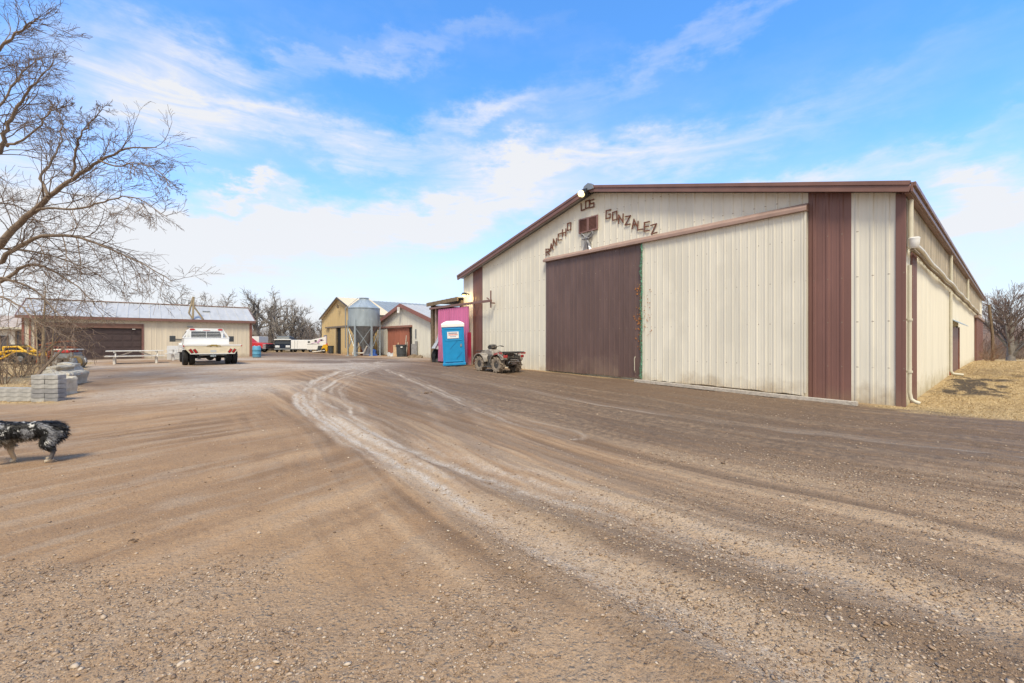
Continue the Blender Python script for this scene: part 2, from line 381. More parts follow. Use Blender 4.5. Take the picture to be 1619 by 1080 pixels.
for pts, w, k in PALE:
    wob = (fbm(gx * .9, gy * .9, 3, 31) - .5) * .25
    d, s = dist_poly(gx, gy, pts); d = d + wob
    prof = sum(np.exp(-((d - o_) / (w * .42)) ** 2) * (.25 + 1.1 * sm(fbm(s * .45 + 7 * o_, d * 4, 3, 41), .25, .75)) * q_ for o_, q_ in ((-w * .9, .8), (w * .1, 1.0), (w * 1.3, .6), (w * 2.6, .35))) * k
    pale = np.maximum(pale, np.clip(prof, 0, 1) * (.45 + .55 * sm(gy, 2.5, 6.5))); rut += -np.exp(-(d / (w * 1.3)) ** 2) * .018 * k + np.exp(-((np.abs(d) - w * 2.0) / (w * .8)) ** 2) * .012 * k
blot = fbm(gx * .22, gy * .22, 4, 51)
# light, dry yard near the garage and the picnic table
yard = sm(-gx, 4.0, 9.0) * sm(gy, 8.5, 13) * (1 - sm(gy, 28, 40)) * sm(blot, .25, .6)
pale = np.maximum(pale, yard * (.35 + .5 * fbm(gx * .5 - gy * .2, gy * 1.4, 4, 61)))
dyel, syel = dist_poly(gx, gy, YSTRIP)
sand = np.exp(-((dyel - .25 + (fbm(gx, gy, 3, 66) - .5) * .5) / .28) ** 2) * .7 * sm(fbm(syel * 1.5, dyel * 2, 3, 67), .3, .6)
# damp, dark mud on the lane beside the barn
lx = (gx - BC[0]) * -D2[0] + (gy - BC[1]) * -D2[1]; ls = (gx - BC[0]) * D1[0] + (gy - BC[1]) * D1[1]
front = -ls                                                                     # metres out from the gable
dark = sm(d_l, -3.6, -.4) * (1 - sm(d_l, 1.6, 3.6)) * (.50 + .75 * sm(streak, .40, .58)) * sm(gy, 3.0, 7.5)
dark = np.maximum(dark, np.exp(-(((gx + .6) / 4.2) ** 2 + ((gy - 12.5) / 4.6) ** 2)) * (.35 + .8 * sm(streak, .38, .6)))
band = sm(front + (fbm(gx * .5, gy * .5, 3, 131) - .5) * 2.0, .2, 1.0) * (1 - sm(front + (fbm(gx * .4, gy * .4, 3, 133) - .5) * 2.5, 5.2, 8.6)) * (lx < 9) * sm(gy, 3, 6)
dark = np.maximum(dark, band * (.42 + .62 * sm(streak, .38, .58)))
dark = np.maximum(dark, .5 * sm(fbm(gx * .5, gy * .5, 4, 121), .58, .72) * sm(streak, .4, .6) * sm(gy, 4, 7))
dark = np.clip(dark * 1.35 * (1 - pale * .8), 0, 1)
grav = sm(-ac + fbm(gx * .4, gy * .4, 3, 71) * 1.6, -.4, 1.6) * .0 + sm(gx * .9 - (gy - 3.2) * .55 + (fbm(gx * .8, gy * .8, 4, 72) - .5) * 2.2, -1.0, 1.2) * (1 - sm(dark, .3, .9))
grav = np.maximum(grav, (1 - sm(gy + gx * .10 + (fbm(gx * 1.1, gy * 1.1, 3, 73) - .5) * .9, 2.3, 2.75)) * .85)
grav = np.clip(grav, 0, 1)
edge = (gx - 8.65) * .84 + (gy - 9.5) * .54 + (fbm(gx * 1.3, gy * 1.3, 3, 81) - .5) * .9
grass = sm(edge, -.15, .35) * sm(lx, -.9, -.2) * (gx > 4)
skirt = (1 - sm(front + (fbm(gx * 2, gy * 2, 3, 83) - .5) * .7, .25, .65)) * (ls > -3) * (lx < 0) * (lx > -19) * .55
lgx = gx + 10.6 + (gy - 10.3) * .92
grass_l = sm(-lgx + (fbm(gx, gy, 3, 85) - .5) * .8, 0.0, .6) * sm(gy, 10.3, 10.9) * (1 - sm(gy, 25, 27))
far = sm(gy, 46, 54)
strip = np.exp(-((ls - 20.8 + (fbm(gx * .6, gy * .6, 3, 87) - .5) * 3) / 1.6) ** 2) * (lx < 0) * sm(-lx, 8, 12) * .7     # pale chaff by the sheds
grass = np.clip(np.maximum.reduce([grass, skirt, grass_l * .8, far * .75]), 0, 1)
lxw = lx + (fbm(gx * 1.1, gy * 1.1, 4, 151) - .5) * 1.6 + (fbm(gx * 5, gy * 5, 3, 153) - .5) * .7
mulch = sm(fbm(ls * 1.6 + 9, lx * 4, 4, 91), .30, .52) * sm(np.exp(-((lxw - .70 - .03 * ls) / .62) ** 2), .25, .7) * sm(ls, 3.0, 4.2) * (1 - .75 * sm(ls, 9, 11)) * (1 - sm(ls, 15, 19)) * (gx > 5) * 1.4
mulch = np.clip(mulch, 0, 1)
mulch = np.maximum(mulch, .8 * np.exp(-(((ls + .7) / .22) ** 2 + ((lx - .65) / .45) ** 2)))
gzv = gz(gx, gy)
rough_near = np.exp(-gr / 22)
noisez = (fbm(gx * 1.2, gy * 1.2, 4, 101) - .5) * .05 + (fbm(gx * 7, gy * 7, 3, 103) - .5) * .016 * np.exp(-gr / 8)
noisez += (fbm(gx * 21, gy * 21, 3, 107) - .5) * .022 * np.exp(-gr / 6) * (1 - grass)
noisez += (streak - .5) * .09 * (1 - grass) * sm(gy, 1.5, 5) + (fine - .5) * .03 * (1 - grass) * (.5 + 1.2 * dark) + rut * 1.6
noisez += (fbm(gx * 3, gy * 3, 4, 105) - .5) * .06 * grass
inb = (ls > -.4) & (ls < 42) & (lx < .2) & (lx > -19)
gzv = gzv + np.where(inb, -.03, noisez * np.clip(1.2 - gr / 90, .0, 1)) * np.where(gr > 80, 0, 1)
gzv = np.where(gr > 75, gzv - (gr - 75) * .004, gzv)
co = np.stack([gx, gy, gzv], 1)
ii, jj = np.meshgrid(np.arange(nr - 1), np.arange(na), indexing='ij'); j2 = (jj + 1) % na
quads = np.stack([ii * na + jj, (ii + 1) * na + jj, (ii + 1) * na + j2, ii * na + j2], -1).reshape(-1, 4)[:, ::-1]
def fast_mesh(name, co, faces, k):
    me = bpy.data.meshes.new(name); nv, nf = len(co), len(faces)
    me.vertices.add(nv); me.vertices.foreach_set('co', np.asarray(co, np.float32).ravel())
    me.loops.add(nf * k); me.loops.foreach_set('vertex_index', np.asarray(faces, np.int32).ravel())
    me.polygons.add(nf); me.polygons.foreach_set('loop_start', np.arange(0, nf * k, k, dtype=np.int32))
    me.update(calc_edges=True); return me
me = fast_mesh('ground', co, quads, 4); me.shade_smooth()
for nm, arr in (('pale', pale), ('damp', dark), ('stony', grav), ('straw', grass), ('mulch', mulch), ('sand', np.clip(sand + strip, 0, 1)), ('streak', streak), ('fine', fine), ('right', (1 - side) * (1 - grass))):
    me.attributes.new(nm, 'FLOAT', 'POINT').data.foreach_set('value', arr.astype(np.float32))
gm = bpy.data.materials.new('dirt_yard'); gm.use_nodes = True; T = gm.node_tree; N = T.nodes; L = T.links; bs = N['Principled BSDF']
bs.inputs['Specular IOR Level'].default_value = .25
tcg = N.new('ShaderNodeTexCoord')
def g_at(n): a = N.new('ShaderNodeAttribute'); a.attribute_name = n; return a.outputs['Fac']
def g_noise(sc, det=6, ro=.6):
    n = N.new('ShaderNodeTexNoise'); n.inputs['Scale'].default_value = sc; n.inputs['Detail'].default_value = det; n.inputs['Roughness'].default_value = ro
    L.new(tcg.outputs['Object'], n.inputs['Vector']); return n.outputs[0]
def g_m(op, a, b, clamp=False):
    n = N.new('ShaderNodeMath'); n.operation = op; n.use_clamp = clamp
    for i, v in enumerate((a, b)):
        if isinstance(v, (int, float)): n.inputs[i].default_value = v
        else: L.new(v, n.inputs[i])
    return n.outputs[0]
def g_r(v, a, b, c=0., d=1.):
    n = N.new('ShaderNodeMapRange'); L.new(v, n.inputs[0])
    for i, q in enumerate((a, b, c, d)): n.inputs[i + 1].default_value = q
    return n.outputs[0]
def g_mix(f, a, b, mode='MIX'):
    n = N.new('ShaderNodeMix'); n.data_type = 'RGBA'; n.blend_type = mode
    for k, v in ((0, f), (6, a), (7, b)):
        if isinstance(v, tuple): n.inputs[k].default_value = (*v, 1)
        elif isinstance(v, (int, float)): n.inputs[k].default_value = v
        else: L.new(v, n.inputs[k])
    return n.outputs[2]
def g_vor(sc):
    n = N.new('ShaderNodeTexVoronoi'); n.inputs['Scale'].default_value = sc; L.new(tcg.outputs['Object'], n.inputs['Vector']); return n
nA, nB, nC = g_noise(.9, 8, .65), g_noise(9, 8, .7), g_noise(60, 5, .7)
v1, v2 = g_vor(38), g_vor(85)
col = g_mix(g_r(nA, .3, .7), (.345, .205, .108), (.470, .302, .168))
col = g_mix(g_r(g_at('streak'), .40, .60), g_mix(.72, col, (.150, .084, .046)), col)
col = g_mix(g_r(g_at('fine'), .50, .72, 0, .5), col, (.43, .325, .232))
peb = g_m('MULTIPLY', g_r(v1.outputs['Distance'], .55, .2), g_r(v1.outputs['Color'], .35, .6))
stony = g_m('MULTIPLY', g_at('stony'), g_r(nB, .36, .56, .25, 1))
gravcol = g_mix(g_r(v2.outputs['Color'], .2, .9), (.215, .136, .082), (.52, .378, .255))
col = g_mix(g_m('MULTIPLY', g_at('stony'), .42), col, (.49, .345, .220))
col = g_mix(g_m('MULTIPLY', stony, .42), col, gravcol)
col = g_mix(g_m('MULTIPLY', g_m('MULTIPLY', peb, g_m('ADD', g_m('MULTIPLY', stony, .5), .10)), .8), col, (.52, .41, .305))
col = g_mix(g_m('MULTIPLY', g_at('sand'), .7), col, (.50, .365, .235))
right = g_at('right')
col = g_mix(g_m('MULTIPLY', g_m('MULTIPLY', g_r(g_at('streak'), .50, .40), right), .62), col, (.150, .092, .054))
col = g_mix(g_m('MULTIPLY', g_m('MULTIPLY', g_r(g_at('streak'), .54, .62), right), .60), col, (.53, .385, .25))
col = g_mix(g_m('MULTIPLY', g_m('MULTIPLY', g_r(g_at('fine'), .54, .66), right), .35), col, (.14, .088, .055))
wet = g_m('MULTIPLY', g_at('damp'), g_r(nB, .30, .62, .45, 1.0))
col = g_mix(g_m('MULTIPLY', wet, .92), col, (.070, .047, .034))
pl = g_m('MULTIPLY', g_at('pale'), g_r(nB, .34, .60, .45, 1.45), True)
col = g_mix(pl, col, g_mix(g_r(v2.outputs['Color'], .2, .9), (.42, .355, .29), (.66, .60, .53)))
strawc = g_mix(g_r(nB, .3, .7), (.33, .225, .10), (.60, .44, .22))
strawc = g_mix(g_r(g_noise(1.3, 7, .7), .50, .70, 0, .75), strawc, (.19, .125, .065))
strawc = g_mix(g_r(g_noise(5.5, 6, .7), .55, .70, 0, .7), strawc, (.62, .48, .27))
col = g_mix(g_m('MULTIPLY', g_at('straw'), g_r(nB, .3, .5, .6, 1)), col, strawc)
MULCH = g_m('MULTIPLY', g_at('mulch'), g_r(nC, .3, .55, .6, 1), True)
nD, nE = g_noise(170, 4, .75), g_noise(26, 6, .75)
notstraw = g_m('SUBTRACT', 1.0, g_m('MULTIPLY', g_at('straw'), .7))
col = g_mix(g_m('MULTIPLY', g_r(nC, .44, .62, 0, .55), notstraw), col, g_mix(.6, col, (.10, .066, .045)))
col = g_mix(g_m('MULTIPLY', g_r(nD, .50, .66, 0, .38), notstraw), col, (.55, .42, .30))
col = g_mix(g_m('MULTIPLY', g_r(nE, .52, .68, 0, .5), notstraw), col, g_mix(.6, col, (.13, .085, .055)))
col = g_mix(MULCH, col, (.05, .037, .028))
L.new(col, bs.inputs['Base Color'])
L.new(g_r(wet, 0, 1, .93, .62), bs.inputs['Roughness'])
hgt = g_m('ADD', g_m('MULTIPLY', g_m('ADD', nB, nE), .9), g_m('ADD', g_m('MULTIPLY', nC, .35), g_m('MULTIPLY', g_m('MULTIPLY', peb, g_m('ADD', stony, .3)), .8)))
hgt = g_m('ADD', hgt, g_m('MULTIPLY', g_m('MULTIPLY', g_r(v2.outputs['Distance'], .5, .1), stony), .4))
bp = N.new('ShaderNodeBump'); bp.inputs['Strength'].default_value = .75; bp.inputs['Distance'].default_value = .025
L.new(hgt, bp.inputs['Height']); L.new(bp.outputs[0], bs.inputs['Normal'])
me.materials.append(gm); go = bpy.data.objects.new('ground', me); COL.objects.link(go); tag(go, kind='structure')

def terrain(x, y): return gz(x, y)
# loose stones, thick on the near gravel, thinning with distance
OC = np.array([(1, 0, 0), (-1, 0, 0), (0, 1, 0), (0, -1, 0), (0, 0, 1), (0, 0, -1), (.66, .66, .4), (-.66, .66, .4), (.66, -.66, .4), (-.66, -.66, .4)])
OF = np.array([(6, 0, 8), (6, 2, 0), (2, 6, 4), (2, 7, 1), (2, 4, 7), (1, 7, 9), (7, 4, 9), (9, 4, 8), (8, 4, 6), (9, 3, 1), (9, 8, 3), (8, 0, 3), (0, 2, 5), (2, 1, 5), (1, 3, 5), (3, 0, 5)])
def stones(n, pts, size):
    a = rng.uniform(0, 2 * np.pi, n); ca, sa = np.cos(a), np.sin(a)
    jit = OC[None] * rng.uniform(.65, 1.2, (n, 10, 3)) * np.stack([size * rng.uniform(.8, 1.5, n), size * rng.uniform(.6, 1.1, n), size * rng.uniform(.35, .75, n)], -1)[:, None]
    x = jit[..., 0] * ca[:, None] - jit[..., 1] * sa[:, None]; y = jit[..., 0] * sa[:, None] + jit[..., 1] * ca[:, None]
    v = np.stack([x + pts[:, 0:1], y + pts[:, 1:2], jit[..., 2] + pts[:, 2:3]], -1).reshape(-1, 3)
    return v, (OF[None] + 10 * np.arange(n)[:, None, None]).reshape(-1, 3)
gi = np.arange(len(gx)); ok = (np.abs(AA.ravel()) < R(56)) & (gr > 1.7) & (gr < 26) & (grass < .4)
prob = ok * (0.035 + 1.0 * grav * sm(fbm(gx * 1.6, gy * 1.6, 3, 117), .25, .6) + .30 * np.clip(pale, 0, 1)) * gr ** 2 / (1 + (gr / 4.0) ** 2.6)
prob = prob / prob.sum()
n = 70000; pick = rng.choice(gi, n, p=prob)
pp = np.stack([gx[pick] + rng.normal(0, .02, n), gy[pick] + rng.normal(0, .02, n), gzv[pick]], 1)
size = np.clip(rng.lognormal(math.log(.0034), .52, n), .0016, .016) * (1 + gr[pick] * .06)
pp[:, 2] += size * .12
v, f = stones(n, pp, size); sme = fast_mesh('gravel', v, f, 3)
shade = np.repeat(rng.uniform(0, 1, n), 10); sme.attributes.new('tone', 'FLOAT', 'POINT').data.foreach_set('value', shade.astype(np.float32))
stm = bpy.data.materials.new('loose_stone'); stm.use_nodes = True; T2 = stm.node_tree; a = T2.nodes.new('ShaderNodeAttribute'); a.attribute_name = 'tone'
cr = T2.nodes.new('ShaderNodeValToRGB'); cr.color_ramp.elements[0].color = (.16, .105, .068, 1); cr.color_ramp.elements[1].color = (.54, .44, .335, 1)
e = cr.color_ramp.elements.new(.6); e.color = (.36, .25, .165, 1)
T2.links.new(a.outputs['Fac'], cr.inputs[0]); T2.links.new(cr.outputs[0], T2.nodes['Principled BSDF'].inputs['Base Color']); T2.nodes['Principled BSDF'].inputs['Roughness'].default_value = .9
sme.materials.append(stm); so = bpy.data.objects.new('gravel', sme); COL.objects.link(so); tag(so, 'loose pale gravel stones scattered over the dirt yard', 'gravel', kind='stuff')

# dry grass blades beside the barn, along its foot and behind the block wall
wgt = grass * (np.abs(AA.ravel()) < R(57)) * (gr > 3) * (gr < 42) * (1 - np.clip(mulch * 1.1, 0, .9)) * np.where(inb, 0, 1)
prob = wgt * gr ** 1.15; prob = prob / prob.sum(); n = 110000; pick = rng.choice(gi, n, p=prob)
bx_, by_ = gx[pick] + rng.normal(0, .05, n), gy[pick] + rng.normal(0, .05, n); bz_ = gzv[pick]
aa = rng.uniform(0, 2 * np.pi, n); ln = rng.uniform(.04, .12, n) * (.6 + wgt[pick] * .5); lean = rng.uniform(.8, 1.8, n); wd = rng.uniform(.0012, .0028, n) * (1 + gr[pick] * .09)
tipx, tipy, tipz = bx_ + np.cos(aa) * ln * lean, by_ + np.sin(aa) * ln * lean, bz_ + ln * rng.uniform(.15, .6, n)
px_, py_ = -np.sin(aa) * wd, np.cos(aa) * wd
v = np.stack([np.stack([bx_ - px_, by_ - py_, bz_ - .01], 1), np.stack([bx_ + px_, by_ + py_, bz_ - .01], 1), np.stack([tipx, tipy, tipz], 1)], 1).reshape(-1, 3)
bme = fast_mesh('dry_grass', v, np.arange(3 * n).reshape(-1, 3), 3)
bme.attributes.new('tone', 'FLOAT', 'POINT').data.foreach_set('value', np.repeat(rng.uniform(0, 1, n), 3).astype(np.float32))
bmt = bpy.data.materials.new('straw_blades'); bmt.use_nodes = True; T3 = bmt.node_tree; a = T3.nodes.new('ShaderNodeAttribute'); a.attribute_name = 'tone'
cr = T3.nodes.new('ShaderNodeValToRGB'); cr.color_ramp.elements[0].color = (.27, .18, .08, 1); cr.color_ramp.elements[1].color = (.68, .52, .29, 1)
T3.links.new(a.outputs['Fac'], cr.inputs[0]); T3.links.new(cr.outputs[0], T3.nodes['Principled BSDF'].inputs['Base Color']); T3.nodes['Principled BSDF'].inputs['Roughness'].default_value = .9
bme.materials.append(bmt); bo = bpy.data.objects.new('dry_grass', bme); COL.objects.link(bo); tag(bo, 'dry straw coloured grass growing beside the barn and behind the blocks', 'grass', kind='stuff')
# ------------------------------------------------------------------ the big barn
def local_z(frame_o, frame_z, lxv, lyv, sink=.08):
    x = frame_o[0] + D1[0] * lxv + D2[0] * lyv; y = frame_o[1] + D1[1] * lxv + D2[1] * lyv
    return float(gz(x, y)) - frame_z - sink
BW = along(BC, D2, 733); BL = 40.5
def tg(px): return along(BC, D2, px)                                # gable position (m from the near corner)
def ts(px): return along(BC, D1, px)                                # long side position
def gY(t): return BC[1] + D2[1] * t
def zg(px, py): return height(py, gY(tg(px)))
def sY(s): return BC[1] + D1[1] * s
def zs(px, py): return height(py, sY(ts(px)))
EAVE = 5.06; APEX = 7.50; MID = BW / 2
barn = thing('metal_barn', 'big cream ribbed metal barn with brown stripes, sliding doors and wooden letters', 'barn', (BC[0], BC[1], 0), TH)
def topz(t): return EAVE + (APEX - EAVE) * (1 - abs(t - MID) / MID)
def botz(t): return local_z(BC, 0, 0, t)
stripes = [(BW - .02, tg(748), 'c'), (tg(748), tg(763), 'b'), (tg(763), tg(1278), 'c'), (tg(1278), tg(1346), 'b'), (tg(1346), tg(1416), 'c')]
gw = MB()
O0, UY, NX = (0, 0, 0), (0, 1, 0), (-1, 0, 0)
for a, b, k in stripes:
    lo, hi = min(a, b), max(a, b); cuts = [lo] + ([MID] if lo < MID < hi else []) + [hi]
    bw_ = MB()
    for c0, c1 in zip(cuts[:-1], cuts[1:]): (gw if k == 'c' else bw_).ribs((0 if k == 'c' else -.006, 0, 0), UY, NX, c0, c1, botz, topz)
    if k == 'b': bw_.build('brown_stripe', BROWN, barn)
gw.add([(.05, 0, -.3), (.05, BW, -.3), (.05, BW, EAVE), (.05, MID, APEX), (.05, 0, EAVE)], [(0, 1, 2, 3, 4)])
gw.build('gable_wall', CREAM, barn)
ct = MB(); ct.box(-.035, .02, -.03, tg(1416) - .003, -.25, EAVE); ct.build('corner_trim', BROWN, barn, bevel=.01)
# long side wall
sw = MB(); sbot = lambda s: local_z(BC, 0, s, 0)
GUT = lambda s: 3.80 - .0105 * s
ddoor = (ts(1500.5), ts(1514.5))
for a, b in ((.05, ts(1439)), (ts(1447), ddoor[0]), (ddoor[1], BL)):
    sw.ribs(O0, (1, 0, 0), (0, -1, 0), a, b, sbot, GUT, sp=.305)
sw.ribs(O0, (1, 0, 0), (0, -1, 0), ddoor[0], ddoor[1], lambda s: sbot(s) + 2.08, GUT)
sw.box(0, BL, .06, .1, -1, EAVE); sw.box(0, .05, -.012, .03, -.25, EAVE)
sw.add([(BL, 0, -1.5), (BL, BW, -1.5), (BL, BW, EAVE), (BL, MID, APEX), (BL, 0, EAVE)], [(0, 1, 2, 3, 4)])
sw.add([(0, BW, -.5), (BL, BW, -1.5), (BL, BW, EAVE), (0, BW, EAVE)], [(0, 1, 2, 3)])
sw.build('side_wall', CREAMS, barn)
ww = MB(); ww.ribs((0, .005, 0), (1, 0, 0), (0, -1, 0), .05, BL - 4, lambda s: GUT(s) - .02, lambda s: EAVE, sp=.22, w=.07, h=.03, minor=False)
ww.build('upper_wall_panel', CREAM_OLD, barn)
w2 = MB(); w2.ribs((0, .005, 0), (1, 0, 0), (0, -1, 0), BL - 4, BL, lambda s: GUT(s) - .02, lambda s: EAVE); w2.build('upper_wall_panel', CREAM, barn)
st = MB(); st.ribs((0, -.008, 0), (1, 0, 0), (0, -1, 0), ts(1439), ts(1447), sbot, GUT, sp=.16, h=.04); st.build('brown_stripe', BROWN, barn)
# roof, rake and eave fascia
OH = .14
rf = MB(); ez = EAVE + .10 - OH * (APEX - EAVE) / MID; az_ = APEX + .12
rf.roof((-.30, -OH, ez), (BL + .3, -OH, ez), (-.30, MID, az_), (BL + .3, MID, az_), .6)
rf.roof((-.30, BW + OH, ez), (BL + .3, BW + OH, ez), (-.30, MID, az_), (BL + .3, MID, az_), .6); rf.build('roof', LIGHTROOF, barn)
fa = MB()
for s0 in (-OH, BW + OH):
    p, q = Vector((-.30, s0, ez)), Vector((-.30, MID, az_))
    for dz, th, pr in ((.055, .10, .055), (-.075, .15, .03)):
        a, b = p + Vector((-pr / 2, 0, dz)), q + Vector((-pr / 2, 0, dz)); fa.bar(a, b, .04 + pr, th)
fa.prism([(-.30, ez - .15), (-.30, ez + .02), (-.02, ez + .09), (-.02, ez - .05)], 'y', -.01, .0)
fa.build('rake_trim', FASCIA, barn, bevel=.008)
ef = MB(); ef.box(-.34, BL + .34, -OH - .05, -OH - .002, ez - .15, ez + .07); ef.box(-.34, BL + .3, -OH - .10, -OH - .05, ez - .03, ez + .07)
ef.box(-.28, BL + .3, -OH, -.03, ez - .16, ez - .13)
ef.build('eave_trim', FASCIA, barn, bevel=.008)
cap = MB(); cap.prism([(MID - .28, az_ - .10), (MID + .28, az_ - .10), (MID + .20, az_ + .10), (MID, az_ + .18), (MID - .20, az_ + .10)], 'x', -.42, -.30); cap.build('ridge_cap', GALVD, barn)
# sliding doors and their track
def dtop(px): return zg(864, 414) + (zg(1278, 336) - zg(864, 414)) * (tg(864) - tg(px)) / (tg(864) - tg(1278))
dt_ = lambda t: zg(1000, 391.5)
DT = (zg(864, 414) + zg(1278, 335)) / 2
def slide(name, pa, pb, m, off, lab=None, edge=None):
    a, b = tg(pb), tg(pa); q = MB(); bot = lambda t: botz(t) + .12 + .05 * (vnoise(np.array([t * 1.7]), np.array([off * 90.]), 3)[0] - .5) + .03 * (vnoise(np.array([t * 6.]), np.array([off * 90.]), 4)[0] - .5)
    q.ribs((-off - .045, 0, 0), UY, NX, a, b, bot, lambda t: DT, sp=.23, w=.035, h=.013)
    n = 14; ts_ = [a + (b - a) * i / n for i in range(n + 1)]
    vs = []; fs = []
    for i, t in enumerate(ts_):
        vs += [(-off - .045, t, bot(t)), (-off, t, bot(t)), (-off, t, DT), (-off - .045, t, DT)]
    for i in range(n):
        A, B = 4 * i, 4 * i + 4; fs += [(A, A + 1, B + 1, B), (A + 1, A + 2, B + 2, B + 1), (A + 2, A + 3, B + 3, B + 2)]
    fs += [(0, 1, 2, 3), (4 * n, 4 * n + 1, 4 * n + 2, 4 * n + 3)]
    q.add(vs, fs); o = q.build('sliding_door', m, barn)
    if lab: o['label'] = lab
    return o
slide('sliding_door', 866, 1018, DOORB, .07, 'dark brown sliding door')
cd = slide('sliding_door', 1019, 1274, CREAM, .10, 'cream sliding door')
tr = MB(); a, b = tg(1279), tg(864)
tr.prism([(-.26, DT - .03), (-.26, DT + .07), (-.10, DT + .20), (-.03, DT + .20), (-.03, DT - .03)], 'y', a, tg(965) - .01)
tr.prism([(-.24, DT - .02), (-.24, DT + .07), (-.10, DT + .18), (-.03, DT + .18), (-.03, DT - .02)], 'y', tg(965) + .01, b)
tr.build('door_track', RAIL, barn, bevel=.008)
et = MB(); et.box(-.165, -.10, tg(1277.5), tg(1274) - .002, botz(1) + .2, DT); et.build('door_edge_trim', CREAM, barn)
ht = MB(); t0 = tg(1008); ht.tube([(-.15, t0, botz(t0) + .35), (-.20, t0, botz(t0) + .42), (-.20, t0, botz(t0) + .85), (-.15, t0, botz(t0) + .92)], .013, 6); ht.build('door_handle', CREAMP, barn)
# rust flakes along the closing edge of the brown door
rk = MB()
for _ in range(90):
    t = tg(1018) + abs(random.gauss(0, .10)) + .02; z = random.choice([random.uniform(1.2, 2.4), random.uniform(2.2, 3.6)]); sz = random.uniform(.012, .045)
    rk.cbox((-.142, t, z), (.006, sz, sz * random.uniform(.6, 2)), Matrix.Rotation(random.uniform(0, 3), 3, 'X'))
for _ in range(40):
    t = tg(1018) - random.uniform(.12, .42); z = random.uniform(1.7, 3.4); sz = random.uniform(.01, .035)
    rk.cbox((-.172, t, z), (.006, sz, sz), Matrix.Rotation(random.uniform(0, 3), 3, 'X'))
tag(rk.build('rust_flakes', COPPER, barn), kind='stuff')
# letters of wooden strips
ST = {'R': [(0, 0, 0, 1), (0, 1, .8, .9), (.8, .9, .8, .55), (.8, .55, 0, .5), (.3, .5, .9, 0)], 'A': [(0, 0, .45, 1), (.45, 1, .9, 0), (.2, .38, .7, .38)],
      'N': [(0, 0, 0, 1), (0, 1, .8, 0), (.8, 0, .8, 1)], 'C': [(.8, 1, 0, .95), (0, .95, 0, .05), (0, .05, .8, 0)], 'H': [(0, 0, 0, 1), (.8, 0, .8, 1), (0, .5, .8, .5)],
      'O': [(0, 0, 0, 1), (0, 1, .8, 1), (.8, 1, .8, 0), (.8, 0, 0, 0)], 'L': [(0, 1, 0, 0), (0, 0, .8, 0)],
      'S': [(.8, 1, 0, 1), (0, 1, 0, .52), (0, .52, .8, .52), (.8, .52, .8, 0), (.8, 0, 0, 0)],
      'G': [(.85, 1, 0, 1), (0, 1, 0, 0), (0, 0, .8, 0), (.8, 0, .8, .48), (.8, .48, .45, .48)], 'Z': [(0, 1, .85, 1), (.85, 1, 0, 0), (0, 0, .85, 0)],
      'E': [(0, 0, 0, 1), (0, 1, .8, 1), (0, .5, .65, .5), (0, 0, .8, 0)]}
LETM = mat('stained_wood_letter', (.155, .060, .036), .7, var=.25, scale=8)
text = [('R', 130, 915, 0), ('A', 175, 855, 4), ('N', 220, 795, -2), ('C', 280, 730, 0), ('H', 333, 680, 0), ('O', 393, 605, 0), ('L', 563, 360, 0), ('O', 617, 335, 0), ('S', 672, 325, 0),
        ('G', 870, 455, 0), ('O', 950, 475, 0), ('N', 1025, 510, 0), ('Z', 1107, 530, 0), ('A', 1185, 570, 6), ('L', 1262, 590, 0), ('E', 1340, 605, 0), ('Z', 1425, 635, 2)]
for i, (ch, u, v, tilt) in enumerate(text):
    px, py = 850 + u / 7.71, 280 + v / 7.71; t, z = tg(px), zg(px, py)
    hgt_ = .31 if i >= 9 else .29; wid = .25 if i >= 9 else .24; q = MB(); rm = Matrix.Rotation(R(tilt + random.uniform(-3, 3)), 2)
    for x0, y0, x1, y1 in ST[ch]:
        p0 = rm @ Vector(((x0 - .42) * wid, (y0 - .5) * hgt_)); p1 = rm @ Vector(((x1 - .42) * wid, (y1 - .5) * hgt_)); d = (p1 - p0).normalized() * .022
        p0 -= d; p1 += d; k = random.uniform(0, .008)
        q.bar((-.045 - k, t - p0.x, z + p0.y), (-.045 - k, t - p1.x, z + p1.y), .042, .028, up=(1, 0, 0))
    q.build('letter', LETM, barn, bevel=.004)
# louvred shutters under the letters
lv = MB(); c0, c1 = tg(946.6), tg(917); z0, z1 = zg(931, 366.8), zg(931, 344.2); cm = (c0 + c1) / 2
for a, b in ((c0, cm - .004), (cm + .004, c1)):
    for s0, s1 in ((a, a + .05), (b - .05, b)): lv.box(-.09, -.03, s0, s1, z0, z1)
    lv.box(-.088, -.03, a + .05, b - .05, z0, z0 + .05); lv.box(-.088, -.03, a + .05, b - .05, z1 - .05, z1)
    k = z0 + .075
    while k < z1 - .06: lv.bar((-.06, a + .05, k), (-.06, b - .05, k), .05, .012, up=(.6, 0, .8)); k += .052
lv.build('louvre_vent', mat('faded_brown_slats', (.23, .125, .11), .55, var=.2), barn)
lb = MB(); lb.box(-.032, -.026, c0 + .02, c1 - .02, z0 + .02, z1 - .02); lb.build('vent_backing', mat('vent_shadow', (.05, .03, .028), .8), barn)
# floodlight at the ridge
fl = MB(); ft, fz = tg(934), zg(933, 311); fl.cbox((-.38, ft - .03, fz + .05), (.26, .26, .22), Matrix.Rotation(R(25), 3, 'Y')); fl.tube([(0, ft, fz + .12), (-.3, ft, fz + .12)], .03, 8)
flo = fl.build('floodlight', BLACK, barn, bevel=.02)
ln_ = MB(); ln_.lathe([(.0, -.05), (.10, -.04), (.13, .02), (.12, .14), (.05, .17), (0, .17)], 14, 'x', (-.60, ft + .04, fz)); ln_.build('lamp_lens', mat('lit_lens', (.9, .82, .45), .3, emit=((1, .82, .40), 1.2)), flo, smooth=50)
